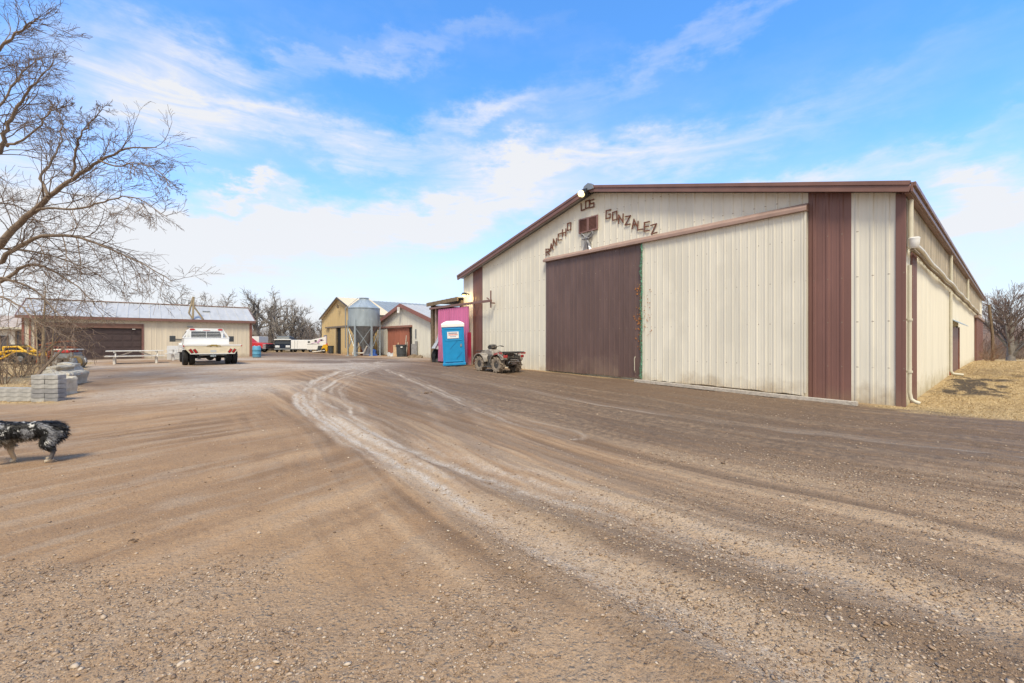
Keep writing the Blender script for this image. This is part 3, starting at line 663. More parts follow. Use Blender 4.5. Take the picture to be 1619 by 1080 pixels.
# wall lamp on the far corner
wl_ = MB(); t0, z0 = tg(742), zg(742, 466); wl_.lathe([(0, .10), (.10, .08), (.16, -.02), (.17, -.03)], 14, 'z', (-.35, t0, z0)); wl_.tube([(0, t0 - .02, z0 + .0), (-.16, t0, z0 + .06), (-.35, t0, z0 + .08)], .025, 8)
wlo = wl_.build('wall_lamp', BLACK, barn)
wb = MB(); wb.lathe([(0, -.14), (.07, -.12), (.10, -.05), (.10, 0), (0, .02)], 12, 'z', (-.35, t0, z0)); wb.build('lamp_lens', mat('lit_lamp', (.9, .75, .35), .4, emit=((1, .74, .25), 2.0)), wlo, smooth=50)
pl_ = bpy.data.lights.new('wall_lamp_glow', 'POINT'); pl_.energy = 9; pl_.color = (1, .72, .28); pl_.shadow_soft_size = .08
plo = bpy.data.objects.new('wall_lamp_glow', pl_); COL.objects.link(plo); plo.parent = wlo; plo.location = (-.35, t0, z0 - .2)
# gutter, downpipes, doors of the long side
gu = MB(); pts = []
for i in range(28):
    s = .12 + (33.5 - .12) * i / 27; pts.append((s, -.15 - .02 * math.sin(i * 1.7), GUT(s) + .02 + .014 * math.sin(i * .9 + .5)))
gu.tube(pts, .06, 8); gu.build('gutter_pipe', WHITEP, barn, smooth=50)
gb = MB(); gb.tube([(p[0], p[1] + .03, p[2] - .13) for p in pts], .04, 6); gb.build('gutter_board', WOODD, barn)
dp = MB(); dp.tube([(.17, -.09, GUT(.1) + .15), (.17, -.09, EAVE - .16)], .052, 10); dp.build('downpipe', CREAMP, barn, smooth=50)
hp = MB(); hp.lathe([(.06, -.22), (.09, -.19), (.105, -.06), (.11, 0), (.115, .02), (.10, .04)], 16, 'z', (.17, -.15, GUT(.1) + .15)); hp.build('pipe_hopper', WHITE, barn, smooth=40)
dp = MB(); z = botz(0); dp.tube([(.13, -.075, 3.33), (.13, -.075, .28), (.13, -.10, .12), (.13, -.17, .06), (.13, -.26, .03)], .042, 10)
for k in (.75, 2.0): dp.tube([(.13, -.075, k), (.13, -.075, k + .05)], .06, 10)
dp.build('downpipe', CREAMP, barn, smooth=50)
for px in (1506, 1534):
    s = ts(px - 8); dp = MB(); dp.tube([(s, -.10, GUT(s) + .12), (s, -.10, EAVE - .15)], .055, 8); dp.build('downpipe', CREAMP, barn, smooth=50)
s = ts(1497.5); zb = sbot(s) + .08; dp = MB(); dp.tube([(s, -.10, zs(1497.5, 462)), (s, -.10, zb + .2), (s + .03, -.16, zb + .08), (s + .05, -.45, zb + .05)], .055, 8); dp.build('downpipe', CREAMP, barn, smooth=50)
s0, s1 = ddoor; zd = sbot(s0) + .1
d = MB(); d.box(s0 + .02, s1 - .02, -.02, .03, zd, zd + 1.97); dd = d.build('side_door', BROWN, barn, bevel=.01)
for a in (s0, s1): d = MB(); d.box(a - .03, a + .02, -.06, .05, zd - .1, zd + 2.0); d.build('door_jamb', RUST, dd)
d = MB(); d.add([(s0 - .12, -.02, zd + 2.28), (s1 + .12, -.02, zd + 2.28), (s1 + .12, -.34, zd + 2.06), (s0 - .12, -.34, zd + 2.06), (s0 - .12, -.02, zd + 2.25), (s1 + .12, -.02, zd + 2.25), (s1 + .12, -.34, zd + 2.03), (s0 - .12, -.34, zd + 2.03)],
        [(0, 1, 2, 3), (7, 6, 5, 4), (0, 3, 7, 4), (1, 5, 6, 2), (3, 2, 6, 7), (0, 4, 5, 1)]); d.build('door_awning', GALV, dd)
s0, s1 = ts(1540), ts(1550.5); d = MB(); d.ribs((0, -.12, 0), (1, 0, 0), (0, -1, 0), s0, min(s1, BL - .4), sbot, lambda s: zs(1541, 503), sp=.2); d.box(s0, min(s1, BL - .4), -.115, -.02, -1.2, zs(1541, 503) - .01); d.build('side_door', BROWN, barn)
d = MB(); d.box(s0 - .4, min(s1, BL - .3), -.22, -.01, zs(1541, 503), zs(1541, 503) + .15); d.build('door_track', RAIL, barn)
# things on and against the barn
bow = MB(); bt, bz = tg(930.5), zg(930.5, 377)
def ribbon(ptsl, w0, w1):
    P = [Vector((-.06 - random.uniform(0, .05), bt - u, bz + v)) for u, v in ptsl]; n_ = len(P); vs = []; fs = []
    for i, p in enumerate(P):
        d_ = (P[min(i + 1, n_ - 1)] - P[max(i - 1, 0)]); d_.x = 0; d_.normalize(); a = Vector((0, -d_.z, d_.y)); w = w0 + (w1 - w0) * i / (n_ - 1)
        k = .05 if i % 2 else .0
        vs += [p + a * w, p + Vector((-.035 - k, 0, 0)), p - a * w, p + Vector((.02, 0, 0))]
    for i in range(n_ - 1):
        for j in range(4): fs.append((4 * i + j, 4 * i + (j + 1) % 4, 4 * i + 4 + (j + 1) % 4, 4 * i + 4 + j))
    fs += [(0, 1, 2, 3), tuple(4 * n_ - 4 + j for j in range(4))]
    bow.add(vs, fs)
for sg in (-1, 1):
    ribbon([(0, 0), (sg * .10, .07), (sg * .20, .16), (sg * .27, .22), (sg * .29, .10), (sg * .22, .0), (sg * .10, -.03), (0, 0)], .03, .04)
    ribbon([(0, -.02), (sg * .05, -.15), (sg * .10, -.32), (sg * .17, -.50), (sg * .28, -.62)], .03, .10)
ribbon([(0, -.02), (-.02, -.2), (-.05, -.40), (-.10, -.58)], .03, .06)
bow.cbox((-.10, bt, bz), (.09, .10, .10))
bow_o = bow.build('ribbon_bow', mat('silver_ribbon', (.27, .27, .29), .4, metal=.25, var=.2, scale=9), None)
bow_o.matrix_world = Matrix.Translation((BC[0], BC[1], 0)) @ Matrix.Rotation(TH, 4, 'Z')
tag(bow_o, 'silver grey ribbon bow hung below the louvred vent on the barn gable', 'bow')
gl = MB(); t0 = tg(1019.5) + .02
for _ in range(520):
    z = random.uniform(botz(t0) + .15, DT - .05); a = Vector((random.uniform(-.6, .1), random.uniform(-1, 1), random.uniform(-.7, .7))).normalized()
    p = Vector((-.19, t0 + .02 * math.sin(z * 5), z)); gl.bar(p, p + a * random.uniform(.03, .085), .013, .004)
gl.tube([(-.19, t0 + .02 * math.sin((botz(t0) + .15 + k * (DT - .3) / 20) * 5), botz(t0) + .15 + k * (DT - .2 - botz(t0)) / 20) for k in range(21)], .007, 5)
glo = gl.build('tinsel_garland', GREEN, None, fix=False); glo.matrix_world = bow_o.matrix_world.copy(); tag(glo, 'green tinsel garland hanging down the edge between brown and cream sliding doors', 'garland')
tb = MB(); a, b = Vector((*unproj(1004, 604), 0)), Vector((*unproj(1356, 642), 0)); d = (b - a); n_ = 10; 
for k, (w, hh, off, zz) in enumerate(((.12, .10, 0, .05), (.06, .05, .085, .025))):
    nrm = Vector((-d.y, d.x, 0)).normalized(); P = []
    for i in range(n_ + 1):
        p = a + d * (i / n_ * (1 if k == 0 else .93)) + nrm * off; p.z = float(gz(p.x, p.y)) + zz; P.append(p)
    for i in range(n_): tb.bar(P[i], P[i + 1], w, hh)
tbo = tb.build('timber_beam', WOOD, None, bevel=.008); tag(tbo, 'long grey weathered timber lying along the foot of the barn sliding door', 'timber')
ps = MB(); p0 = ground(1550, 33.3); s = 34.6
pw = Vector((BC[0] + D1[0] * s - D2[0] * .75, BC[1] + D1[1] * s - D2[1] * .75, 0)); pw.z = float(gz(pw.x, pw.y))
ps.tube([pw - Vector((0, 0, .2)), pw + Vector((-.05, 0, 2)), pw + Vector((-.25, .05, 4.2))], [.10, .09, .08], 8); tag(ps.build('wooden_post', WOODD, None), 'leaning dark wooden post beside the far brown door of the barn', 'post')
# ------------------------------------------------------------------ lean-to with the pink door
def frame(name, label, cat, o): return thing(name, label, cat, (o[0], o[1], float(gz(*o))), TH)
def gable_building(root, Wd, Ld, eave, apex, wallm, trimm, roofm, oh=.3, sp=.3, rib=True, skip=None, trimh=.2):
    g = MB(); tp = lambda t: eave + (apex - eave) * (1 - abs(t - Wd / 2) / (Wd / 2))
    for c0, c1 in ((0, Wd / 2), (Wd / 2, Wd)): g.ribs(O0, UY, NX, c0, c1, lambda t: -.4, tp, sp=sp)
    g.add([(.02, 0, -.4), (.02, Wd, -.4), (.02, Wd, eave), (.02, Wd / 2, apex), (.02, 0, eave)], [(0, 1, 2, 3, 4)])
    g.ribs(O0, (1, 0, 0), (0, -1, 0), .02, Ld, lambda t: -.4, lambda t: eave, sp=sp)
    g.add([(0, Wd, -.4), (Ld, Wd, -.4), (Ld, Wd, eave), (0, Wd, eave), (Ld, 0, -.4), (Ld, 0, eave), (Ld, Wd / 2, apex)], [(0, 1, 2, 3), (4, 5, 6, 2, 1)])
    g.build('wall', wallm, root)
    ez = eave + .06 - oh * (apex - eave) / (Wd / 2); r = MB()
    for s0 in (-oh, Wd + oh): r.roof((-.25, s0, ez), (Ld + .2, s0, ez), (-.25, Wd / 2, apex + .06), (Ld + .2, Wd / 2, apex + .06), .45)
    ro = r.build('roof', roofm, root)
    t = MB()
    for s0 in (-oh, Wd + oh): t.bar((-.28, s0, ez - trimh * .35), (-.28, Wd / 2, apex + .06 - trimh * .35), .05, trimh)
    t.box(-.25, Ld + .2, -oh - .04, -oh, ez - .14, ez + .03)
    t.build('rake_trim', trimm, root)
    return ro
LT = (BC[0] + D2[0] * (BW + .05), BC[1] + D2[1] * (BW + .05))
lt = frame('lean_to_shed', 'open brown lean-to with pink sliding door between the big barn and the cream shed', 'shed', LT)
lz = float(gz(*LT)); LW = along(LT, D2, 687)
def tl(px): return along(LT, D2, px)
q = MB(); q.box(-.10, .12, tl(686.5), tl(683), -.3, 3.55); q.build('post', WOODD, lt, bevel=.01); q = MB(); q.box(-.10, .12, .02, .2, -.3, 3.6); q.build('post', WOODD, lt, bevel=.01)
q = MB(); q.box(-.08, .06, tl(691.5), tl(689.5), -.3, 3.35); q.build('post', mat('pale_post', (.5, .36, .3), .7), lt)
q = MB(); q.roof((-.35, 0, 3.78), (-.35, LW + .3, 3.66), (9, 0, 4.05), (9, LW + .3, 3.95), .5); q.build('roof', LIGHTROOF, lt)
q = MB(); q.bar((-.36, 0, 3.66), (-.36, LW + .32, 3.54), .06, .22); q.bar((-.20, 0, 3.36), (-.20, LW + .2, 3.30), .12, .12); q.build('roof_beam', WOODD, lt)
q = MB(); q.box(7.5, 7.6, 0, LW + .2, -.3, 3.9); q.box(0, 7.6, LW + .1, LW + .2, -.3, 3.5); q.build('back_wall', WOODD, lt)
q = MB(); 
for k in range(7): q.box(1.3, 1.36, LW - 1.4 + k * .2, LW - 1.4 + k * .2 + .16, 0, 2.0 + .3 * math.sin(k * 2.1))
for k in range(5): q.bar((1.0 + .1 * k, LW - .9, 2.3 + .18 * k), (1.6 + .2 * k, LW + .05, 2.35 + .15 * k), .22, .06)
q.build('stacked_boards', WOOD, lt)
# sliding door hanging proud of the barn's face
q = MB(); a, b = tg(749.5) - BW, tg(701.5) - BW; a -= .05; b -= .05
a = along(LT, D2, 749.5); b = along(LT, D2, 701.8)
q.ribs((-.40, 0, 0), UY, NX, a, b, lambda t: .08, lambda t: 3.17, sp=.23, w=.04, h=.03); q.box(-.395, -.34, a, b, .08, 3.17); q.build('sliding_door', PINK, lt)
q = MB(); q.bar((-.42, along(LT, D2, 690), 3.27), (-.42, along(LT, D2, 787), 3.33), .10, .12); q.bar((-.42, along(LT, D2, 783), 3.42), (-.42, along(LT, D2, 780), 3.50), .05, .05)
for px in (758, 784):
    t = along(LT, D2, px); q.box(-.36, -.30, t - .025, t + .025, 2.98, 3.86); q.box(-.36, -.06, t - .03, t + .03, 3.2, 3.26)
q.build('door_rail', FASCIA, lt, bevel=.006)
q = MB(); a2 = along(LT, D2, 755.5); q.ribs((-.5, 0, 0), UY, NX, a2, a2 + .27, lambda t: .0, lambda t: 1.75, sp=.1); q.box(-.49, -.44, a2, a2 + .27, 0, 1.75)
cro = q.build('crimson_sheet', mat('crimson_panel', (.36, .02, .06), .45, var=.2, dirt=((.5, .42, .4), .6, .5)), None); cro.matrix_world = Matrix.Translation(lt.location) @ Matrix.Rotation(TH, 4, 'Z'); tag(cro, 'narrow crimson metal panel leaning on the barn right of the pink door', 'metal sheet')
# tarp and dark sacks in the opening
def drape(name, o, w, h, d, m, label, cat, seed=0, nx=10, nz=12):
    rr = random.Random(seed); q = MB(); vs = []; ph = [rr.uniform(0, 6) for _ in range(4)]
    for sgn in (0, 1):
        for i in range(nx + 1):
            for j in range(nz + 1):
                u, v = i / nx, j / nz
                wob = .5 * math.sin(u * 9 + ph[0] + v * 3) + .5 * math.sin(u * 17 + ph[1] - v * 5)
                x = (u - .5) * w * (1 - .35 * v + .15 * math.sin(v * 5 + ph[2])); y = (d * .5 * (1 - .6 * v) * (1 + .35 * wob)) * (1 if sgn else -1)
                vs.append((x, y, v * h + .05 * math.sin(u * 7 + ph[3]) * v))
    m_ = (nx + 1) * (nz + 1); fs = []
    for sgn in (0, 1):
        for i in range(nx):
            for j in range(nz):
                k = sgn * m_ + i * (nz + 1) + j; fs.append((k, k + 1, k + nz + 2, k + nz + 1))
    for i in range(nx): k = i * (nz + 1) + nz; fs.append((k, k + nz + 1, k + nz + 1 + m_, k + m_))
    for j in range(nz): fs += [(j, j + 1, j + 1 + m_, j + m_), (nx * (nz + 1) + j, nx * (nz + 1) + j + 1, nx * (nz + 1) + j + 1 + m_, nx * (nz + 1) + j + m_)]
    q.add(vs, fs); ob = q.build(name, m, None, smooth=60); ob.location = o; return tag(ob, label, cat)
p = ground(695, 26.0); o = drape('tarp', (p.x, p.y, p.z + .75), .75, 1.15, .5, TARP, 'crumpled grey tarp hanging in the lean-to opening left of the blue toilet', 'tarp', 3); o.rotation_euler = (0, R(12), R(30))
p = ground(692, 26.3); drape('sack_pile', (p.x, p.y, p.z - .02), .75, .8, .6, BLACK, 'black sacks heaped on the ground under the grey tarp', 'sacks', 5)
p = ground(694, 27.5); o = drape('tarp', (p.x, p.y, 2.6), .95, .6, .5, GREYCAN, 'dark tarpaulin bundle stuffed under the lean-to roof', 'tarp', 8)
# ------------------------------------------------------------------ portable toilet
pc = ground(718.3, 22.6); pt = thing('portable_toilet', 'bright blue portable toilet with white roof, tilted slightly, in front of the pink door', 'toilet', pc, 0)
pt.rotation_euler = (R(-1), R(-2.6), R(9))
w = .56
q = MB(); q.box(-w, w, -.56, .58, .10, 2.02); q.build('body', BLUE, pt, bevel=.03)
q = MB(); q.box(-w + .02, w - .02, -.57, .60, 0, .10); q.box(-w - .03, w + .03, -.62, -.56, .04, .17); q.build('base', BLUE, pt, bevel=.015)
q = MB(); q.box(-.47, .47, -.592, -.562, .20, 1.93)
for a, b, c, d in ((-.47, -.43, .20, 1.93), (.43, .47, .20, 1.93)): q.box(a, b, -.61, -.59, c, d)
for z in (1.30, 1.88, .22): q.box(-.43, .43, -.61, -.588, z, z + .05)
for x, z, l in ((-.18, .88, .42), (.12, .36, .30)): q.bar((x, -.594, z), (x + l, -.594, z + l * 1.05), .015, .022, up=(0, 1, 0))
pd = q.build('door', BLUE, pt, bevel=.006)
q = MB(); q.box(.33, .42, -.625, -.61, .98, 1.12); q.build('latch', GALVD, pd)
for sx in (-1, 1):
    q = MB()
    for k in range(5): q.box(min(sx * .56, sx * .575), max(sx * .56, sx * .575), -.35, .35, 1.62 + k * .06, 1.65 + k * .06)
    q.build('side_vent', mat('dark_blue_plastic', (.008, .08, .25)), pt)
q = MB(); q.bar((-.18, -.598, .90), (.24, -.598, 1.34), .006, .014, up=(0, 1, 0)); q.bar((.12, -.598, .38), (.42, -.598, .70), .006, .014, up=(0, 1, 0)); q.build('door_crease', mat('dark_blue_plastic', (.008, .08, .25), .5), pd)
q = MB(); q.box(-.30, .28, -.618, -.60, 1.42, 1.76); sg = q.build('sign', WHITE, pt)
q = MB()                                                                # lettering too small and blurred in the photo to read: broken rows of marks
for x in [-.23 + .05 * k for k in range(9)]: q.box(x, x + .034, -.622, -.618, 1.655, 1.715)
q.build('sign_lettering', mat('navy_ink', (.08, .06, .2), .6), sg)
q = MB()
for x in [-.23 + .042 * k for k in range(11)]: q.box(x, x + .032, -.622, -.618, 1.575, 1.625)
q.build('sign_lettering', mat('red_ink', (.6, .12, .1), .6), sg)
q = MB()
for x in [-.15 + .05 * k for k in range(6)]: q.box(x, x + .036, -.622, -.618, 1.505, 1.535)
q.build('sign_lettering', mat('blue_ink', (.1, .16, .4), .6), sg)
q = MB()
def ring(x, y, z): return [(-x, -y, z), (x, -y, z), (x, y, z), (-x, y, z)]
vs = ring(.585, .60, 2.0) + ring(.595, .61, 2.17) + ring(.50, .55, 2.24) + ring(.30, .45, 2.33) ; fs = [(3, 2, 1, 0)]
for k in range(3): fs += [(4 * k + j, 4 * k + (j + 1) % 4, 4 * k + 4 + (j + 1) % 4, 4 * k + 4 + j) for j in range(4)]
fs.append((12, 13, 14, 15)); q.add(vs, fs); q.build('roof', mat('white_roof_plastic', (.82, .82, .82), .4, var=.04), pt, bevel=.02)
# ------------------------------------------------------------------ cream shed with red-brown door
SH = tuple(ground(683, 33.0))[:2]
sh = frame('metal_shed', 'cream gabled metal shed with red-brown sliding door right of the silo', 'shed', SH); shz = sh.location.z
SW = along(SH, D2, 599.5)
def ty(px): return along(SH, D2, px)
gable_building(sh, SW, 14, 2.98, 4.62 - shz, mat('pale_cream_metal', (.66, .64, .56), .5, var=.08, scale=1.5, stretch=(2, 2, .3), dirt=(MUD, .35, .5)), mat('red_brown_trim', (.26, .11, .085), .5, var=.12), LIGHTROOF, trimh=.32)
q = MB(); q.ribs((-.10, 0, 0), UY, NX, ty(648.5), ty(615), lambda t: .05, lambda t: 2.42, sp=.3, w=.05, h=.03); q.box(-.095, -.03, ty(648.5), ty(615), .05, 2.42); q.build('sliding_door', REDDOOR, sh)
q = MB(); q.ribs((-.20, 0, 0), UY, NX, ty(615.2), ty(600), lambda t: .05, lambda t: 2.38, sp=.3, w=.05, h=.03); q.box(-.195, -.13, ty(615.2), ty(600), .05, 2.38); q.box(-.24, -.19, ty(615.2) - .02, ty(614.3) + .06, .05, 2.38); dd = q.build('sliding_door', CREAM, sh); dd['label'] = 'cream sliding door'
q = MB(); q.box(-.235, -.2, ty(614.3), ty(614.3) + .12, 1.02, 1.07); q.build('handle', BLACK, dd)
q = MB(); q.box(-.26, -.02, ty(652), ty(600), 2.44, 2.60); q.box(-.2, -.02, ty(641), ty(616), 2.36, 2.43); q.build('door_track', mat('red_brown_track', (.30, .15, .12), .5), sh)
q = MB(); q.box(-.1, 0, ty(651.5), ty(650.8) + .03, 0, 2.6); q.box(-.06, -.01, ty(650.5), ty(649) , 0, 2.44); q.build('door_jamb', BLACK, sh)
q = MB(); q.box(-.04, -.025, ty(658.8), ty(657), 1.5, 2.25); q.build('wall_stain', GALVD, sh)
q = MB(); t = SW / 2; q.box(-.45, -.3, t - .02, t + .16, 4.62 - shz - .55, 4.62 - shz - .2); q.lathe([(.05, -.75), (.12, -.68), (.10, -.55)], 10, 'z', (-.38, t + .07, 4.62 - shz)); q.build('gable_lamp', WHITE, sh)
# by the shed door
def shp(px, out, z=0.0):
    t = ty(px); x, y = SH[0] + D2[0] * t - D1[0] * out, SH[1] + D2[1] * t - D1[1] * out; return Vector((x, y, float(gz(x, y)) + z))
def bin_(name, p, r, h, m, label, cat, rib=True):
    t = thing(name, label, cat, p); q = MB(); q.lathe([(r * .82, 0), (r * .95, h * .9), (r * 1.06, h * .9), (r * 1.06, h), (r * .98, h), (r * .9, h * .2), (0, h * .15)], 20); 
    q.build('body', m, t, smooth=40)
    for s_ in (-1, 1): q = MB(); q.box(s_ * r * 1.02 - .03, s_ * r * 1.02 + .03, -.06, .06, h * .82, h * .88); q.build('handle', m, t)
    return t
b1 = bin_('trash_can', shp(651.5, .95), .42, 1.0, GREYCAN, 'dark grey trash can standing by the red-brown shed door', 'bin')
q = MB(); q.box(.05, .2, -.445, -.43, .75, .85); q.build('paper_label', WHITE, b1)
p = shp(641.5, .7); q = MB(); q.box(-.34, .34, -.25, .25, 0, .88); q.box(-.36, .36, -.27, .27, .86, .93); q.box(-.02, .06, -.05, .05, .93, 1.15); o = q.build('wooden_crate', mat('pale_plywood', (.55, .40, .26), .8, var=.15, scale=4), None, bevel=.02, loc=p); tag(o, 'tan plywood box between red-brown door and dark trash can', 'box')
p = shp(634, .9); drape('cloth_bundle', (p.x, p.y, p.z - .03), .7, .32, .5, TARP, 'low grey bundle on the ground before the red-brown shed door', 'bundle', 12)
p = shp(646, .35); q = MB(); q.bar((p.x, p.y, p.z), (p.x + .12, p.y + .25, p.z + 1.75), .06, .16); q.bar((p.x + .14, p.y - .05, p.z), (p.x + .2, p.y + .2, p.z + 1.2), .05, .14); tag(q.build('leaning_boards', WOOD, None), 'grey boards leaning on the red-brown shed door', 'boards')
p = shp(660, .2); q = MB(); q.box(-.30, .0, -.08, .08, 0, 1.05); q.box(.0, .16, -.10, .10, 0, 1.28); o = q.build('concrete_post', BLOCKD, None, bevel=.01, loc=p); tag(o, 'grey slab standing on the shed wall right of the trash can', 'post')
p = shp(673, .9); drape('rubble_heap', (p.x, p.y, p.z - .05), 1.2, .28, .5, WOODD, 'brownish heap of scrap boards at the right foot of the shed wall', 'rubble', 20)
# ------------------------------------------------------------------ tan barn with grey roof behind
TB = tuple(ground(569.6, 39.7))[:2]
tb_ = frame('tan_barn', 'tan gabled metal barn with dark open door gap, left of the silo', 'barn', TB); tz = tb_.location.z; TW = along(TB, D2, 509)
gable_building(tb_, TW, 3.0, 3.72, 5.95 - tz, TAN, mat('dark_trim', (.09, .07, .055), .5), TANROOF, oh=.12, trimh=.14)
def tt(px): return along(TB, D2, px)
q = MB(); a, b = tt(541.2), tt(534.2); q.box(-.05, -.03, a, b, -.1, 2.62); q.build('door_opening', DARK, tb_)
q = MB(); q.ribs((-.14, 0, 0), UY, NX, b, tt(524), lambda t: 0, lambda t: 2.65, sp=.5); q.box(-.135, -.06, b, tt(524), 0, 2.65); q.box(-.16, -.1, tt(524), tt(523.5), 0, 2.65); q.ribs((-.14, 0, 0), UY, NX, tt(552), a, lambda t: 0, lambda t: 2.65, sp=.5); q.box(-.135, -.06, tt(552), a, 0, 2.65); q.build('sliding_door', TAN, tb_)
q = MB(); q.box(-.20, -.03, tt(552), tt(517), 2.66, 2.82); q.box(-.17, -.05, b, b + .14, 0, 2.64); q.build('door_track', mat('grey_brown_track', (.20, .16, .12), .6), tb_)
q = MB(); q.box(-.05, -.01, tt(517.5), tt(512.5), .35, 1.95); wo = q.build('window', GALVD, tb_)
q = MB(); q.box(-.07, -.05, tt(516.8) - .02, tt(514), .45, 1.85); q.build('pane', mat('pinkish_pane', (.62, .48, .5), .3), wo)
q = MB(); t = tt(537.5); q.tube([(-.1, t + .25, 4.95), (-.3, t + .15, 5.0), (-.3, t, 4.8), (-.3, t - .25, 4.65)], .04, 6); q.cbox((-.3, t - .3, 4.75), (.2, .12, .3)); q.build('gable_lamp', WOODD, tb_)
gb_o = (TB[0] + D1[0] * 3.3, TB[1] + D1[1] * 3.3)
gbn = frame('metal_barn', 'long barn with blue-grey metal roof seen behind the silo and cream shed', 'barn', gb_o)
gable_building(gbn, TW, 16, 3.66, 5.80 - tz, mat('grey_metal', (.35, .37, .38), .5), GREYROOF, GREYROOF, oh=.2, trimh=.12, sp=.6)
# ------------------------------------------------------------------ silo
sc_ = ground(575.6, 37.4); si = thing('feed_silo', 'galvanised grey feed silo with conical roof and hopper on steel legs', 'silo', sc_); SR = 1.29
zt = height(488, 37.4) - sc_.z; zb_ = height(516.5, 37.4) - sc_.z; zc = height(472.5, 37.4) - sc_.z; zh = height(549, 37.4) - sc_.z
prof = []
for k in range(19): z = zb_ + (zt - zb_) * k / 18; prof.append((SR + (.012 if k % 2 else 0), z))
q = MB(); q.lathe(prof, 40)
for k in range(5):
    a = k * 2 * math.pi / 5 + .3; q.bar((math.cos(a) * (SR + .012), math.sin(a) * (SR + .012), zb_), (math.cos(a) * (SR + .012), math.sin(a) * (SR + .012), zt), .07, .03, up=(math.cos(a), math.sin(a), 0))
q.build('tank', GALV, si, smooth=30)
q = MB(); q.lathe([(SR + .05, zt - .03), (SR + .05, zt + .02), (.36, zc - .06), (.36, zc), (.40, zc + .01), (.40, zc + .07), (0, zc + .10)], 40)
for k in range(12):
    a = k * math.pi / 6; q.bar((math.cos(a) * (SR + .03), math.sin(a) * (SR + .03), zt + .03), (math.cos(a) * .36, math.sin(a) * .36, zc - .04), .03, .03)
q.build('roof_cone', GALV, si, smooth=25)
q = MB(); q.lathe([(SR - .01, zb_ + .02), (.22, zh), (.20, zh - .18), (0, zh - .18)], 40)
for k in range(10):
    a = k * math.pi / 5; q.bar((math.cos(a) * SR, math.sin(a) * SR, zb_), (math.cos(a) * .23, math.sin(a) * .23, zh), .04, .02)
q.build('hopper', GALVD, si, smooth=25)
lg = []
for k in range(6):
    a = math.radians(-104 + 60 * k); ca, sa = math.cos(a), math.sin(a); q = MB(); q.bar((ca * (SR + .03), sa * (SR + .03), -.15), (ca * (SR + .03), sa * (SR + .03), zb_ + .55), .15, .08, up=(ca, sa, 0)); q.cbox((ca * (SR + .03), sa * (SR + .03), .02), (.3, .3, .04)); q.build('leg', GALV, si); lg.append(Vector((ca * (SR + .03), sa * (SR + .03), 0)))
for k in range(6):
    q = MB(); a, b = lg[k], lg[(k + 1) % 6]; q.tube([a + Vector((0, 0, .5)), b + Vector((0, 0, zb_ - .1))], .022, 6); q.tube([b + Vector((0, 0, .5)), a + Vector((0, 0, zb_ - .1))], .022, 6); q.build('cross_brace', GALV, si)
q = MB(); a = math.radians(205); ca, sa = math.cos(a), math.sin(a)
def lp(r, z, s): return (ca * r - sa * s, sa * r + ca * s, z)
for s in (-.2, .2): q.tube([lp(SR + .22, .7, s), lp(SR + .22, zt, s), lp(.5, zc + .05, s)], .025, 6)
z = .9
while z < zt: q.tube([lp(SR + .22, z, -.2), lp(SR + .22, z, .2)], .014, 6); z += .3
q.build('ladder', GALVD, si)
q = MB(); q.tube([(SR * .35, -.6, zh + .1), (.1, -.4, zh - .5), (-.7, -.9, .25)], .06, 8); q.tube([(-.55, -1.1, .1), (-.35, -1.25, 1.2)], .05, 8); q.build('auger_tube', WHITEP, si)
# scraps under the silo
p = ground(590.5, 37.6); drape('blue_tarp', (p.x, p.y, p.z - .02), .65, .55, .5, mat('blue_tarp', (.03, .11, .42), .5, var=.4, scale=6), 'bright blue crumpled tarp on the ground under the silo', 'tarp', 31)
p = ground(582, 37.9); q = MB(); q.cbox((0, 0, .09), (.8, .15, .1), Matrix.Rotation(R(8), 3, 'Z')); tag(q.build('white_board', WHITE, None, loc=p, bevel=.01), 'short white board lying on the ground below the silo hopper', 'board')
p = ground(581, 39.0); drape('white_sack', (p.x, p.y, p.z - .02), .8, 1.3, .6, mat('white_sack_cloth', (.66, .66, .68), .7, var=.12, scale=4), 'white bulk sack slumped behind the silo hopper', 'sack', 33)
p = ground(573, 39.2); q = MB(); q.cbox((0, 0, .5), (.28, .3, 1.0)); q.cbox((.3, .1, .35), (.3, .3, .7)); tag(q.build('rusty_bin', RUST, None, loc=p, bevel=.02), 'rust-red metal bin standing behind the front silo leg', 'bin')
# by the tan barn
p = ground(523.5, 44.8); bin_('trash_can', p, .30, .80, GREYCAN, 'dark grey trash can standing in front of the tan barn door', 'bin')
p = ground(514.5, 46.0); yc = thing('yellow_cart', 'yellow cart with black wheel beside the trash can at the tan barn', 'cart', p); yc.scale = (.75, .75, .95)
q = MB(); q.prism([(-.45, .2), (.35, .2), (.42, .75), (.18, 1.0), (-.2, .95), (-.42, .6)], 'y', -.3, .3); q.build('body', YELLOW, yc, bevel=.04)
q = MB(); q.lathe([(.0, -.06), (.16, -.06), (.26, -.05), (.28, 0), (.26, .05), (.16, .06), (0, .06)], 16, 'y', (-.1, -.38, .28)); q.build('wheel', RUBBER, yc, smooth=40)
q = MB(); q.box(.2, .35, -.2, -.1, .9, 1.1); q.build('cap', REDP, yc)
a, b = ground(494, 47), ground(513, 45.5); q = MB(); q.tube([a + Vector((0, 0, .08)), b + Vector((0, 0, .28))], .06, 8); tag(q.build('white_pole', WHITEP, None), 'long white pole lying on the ground before the white trailers', 'pole')
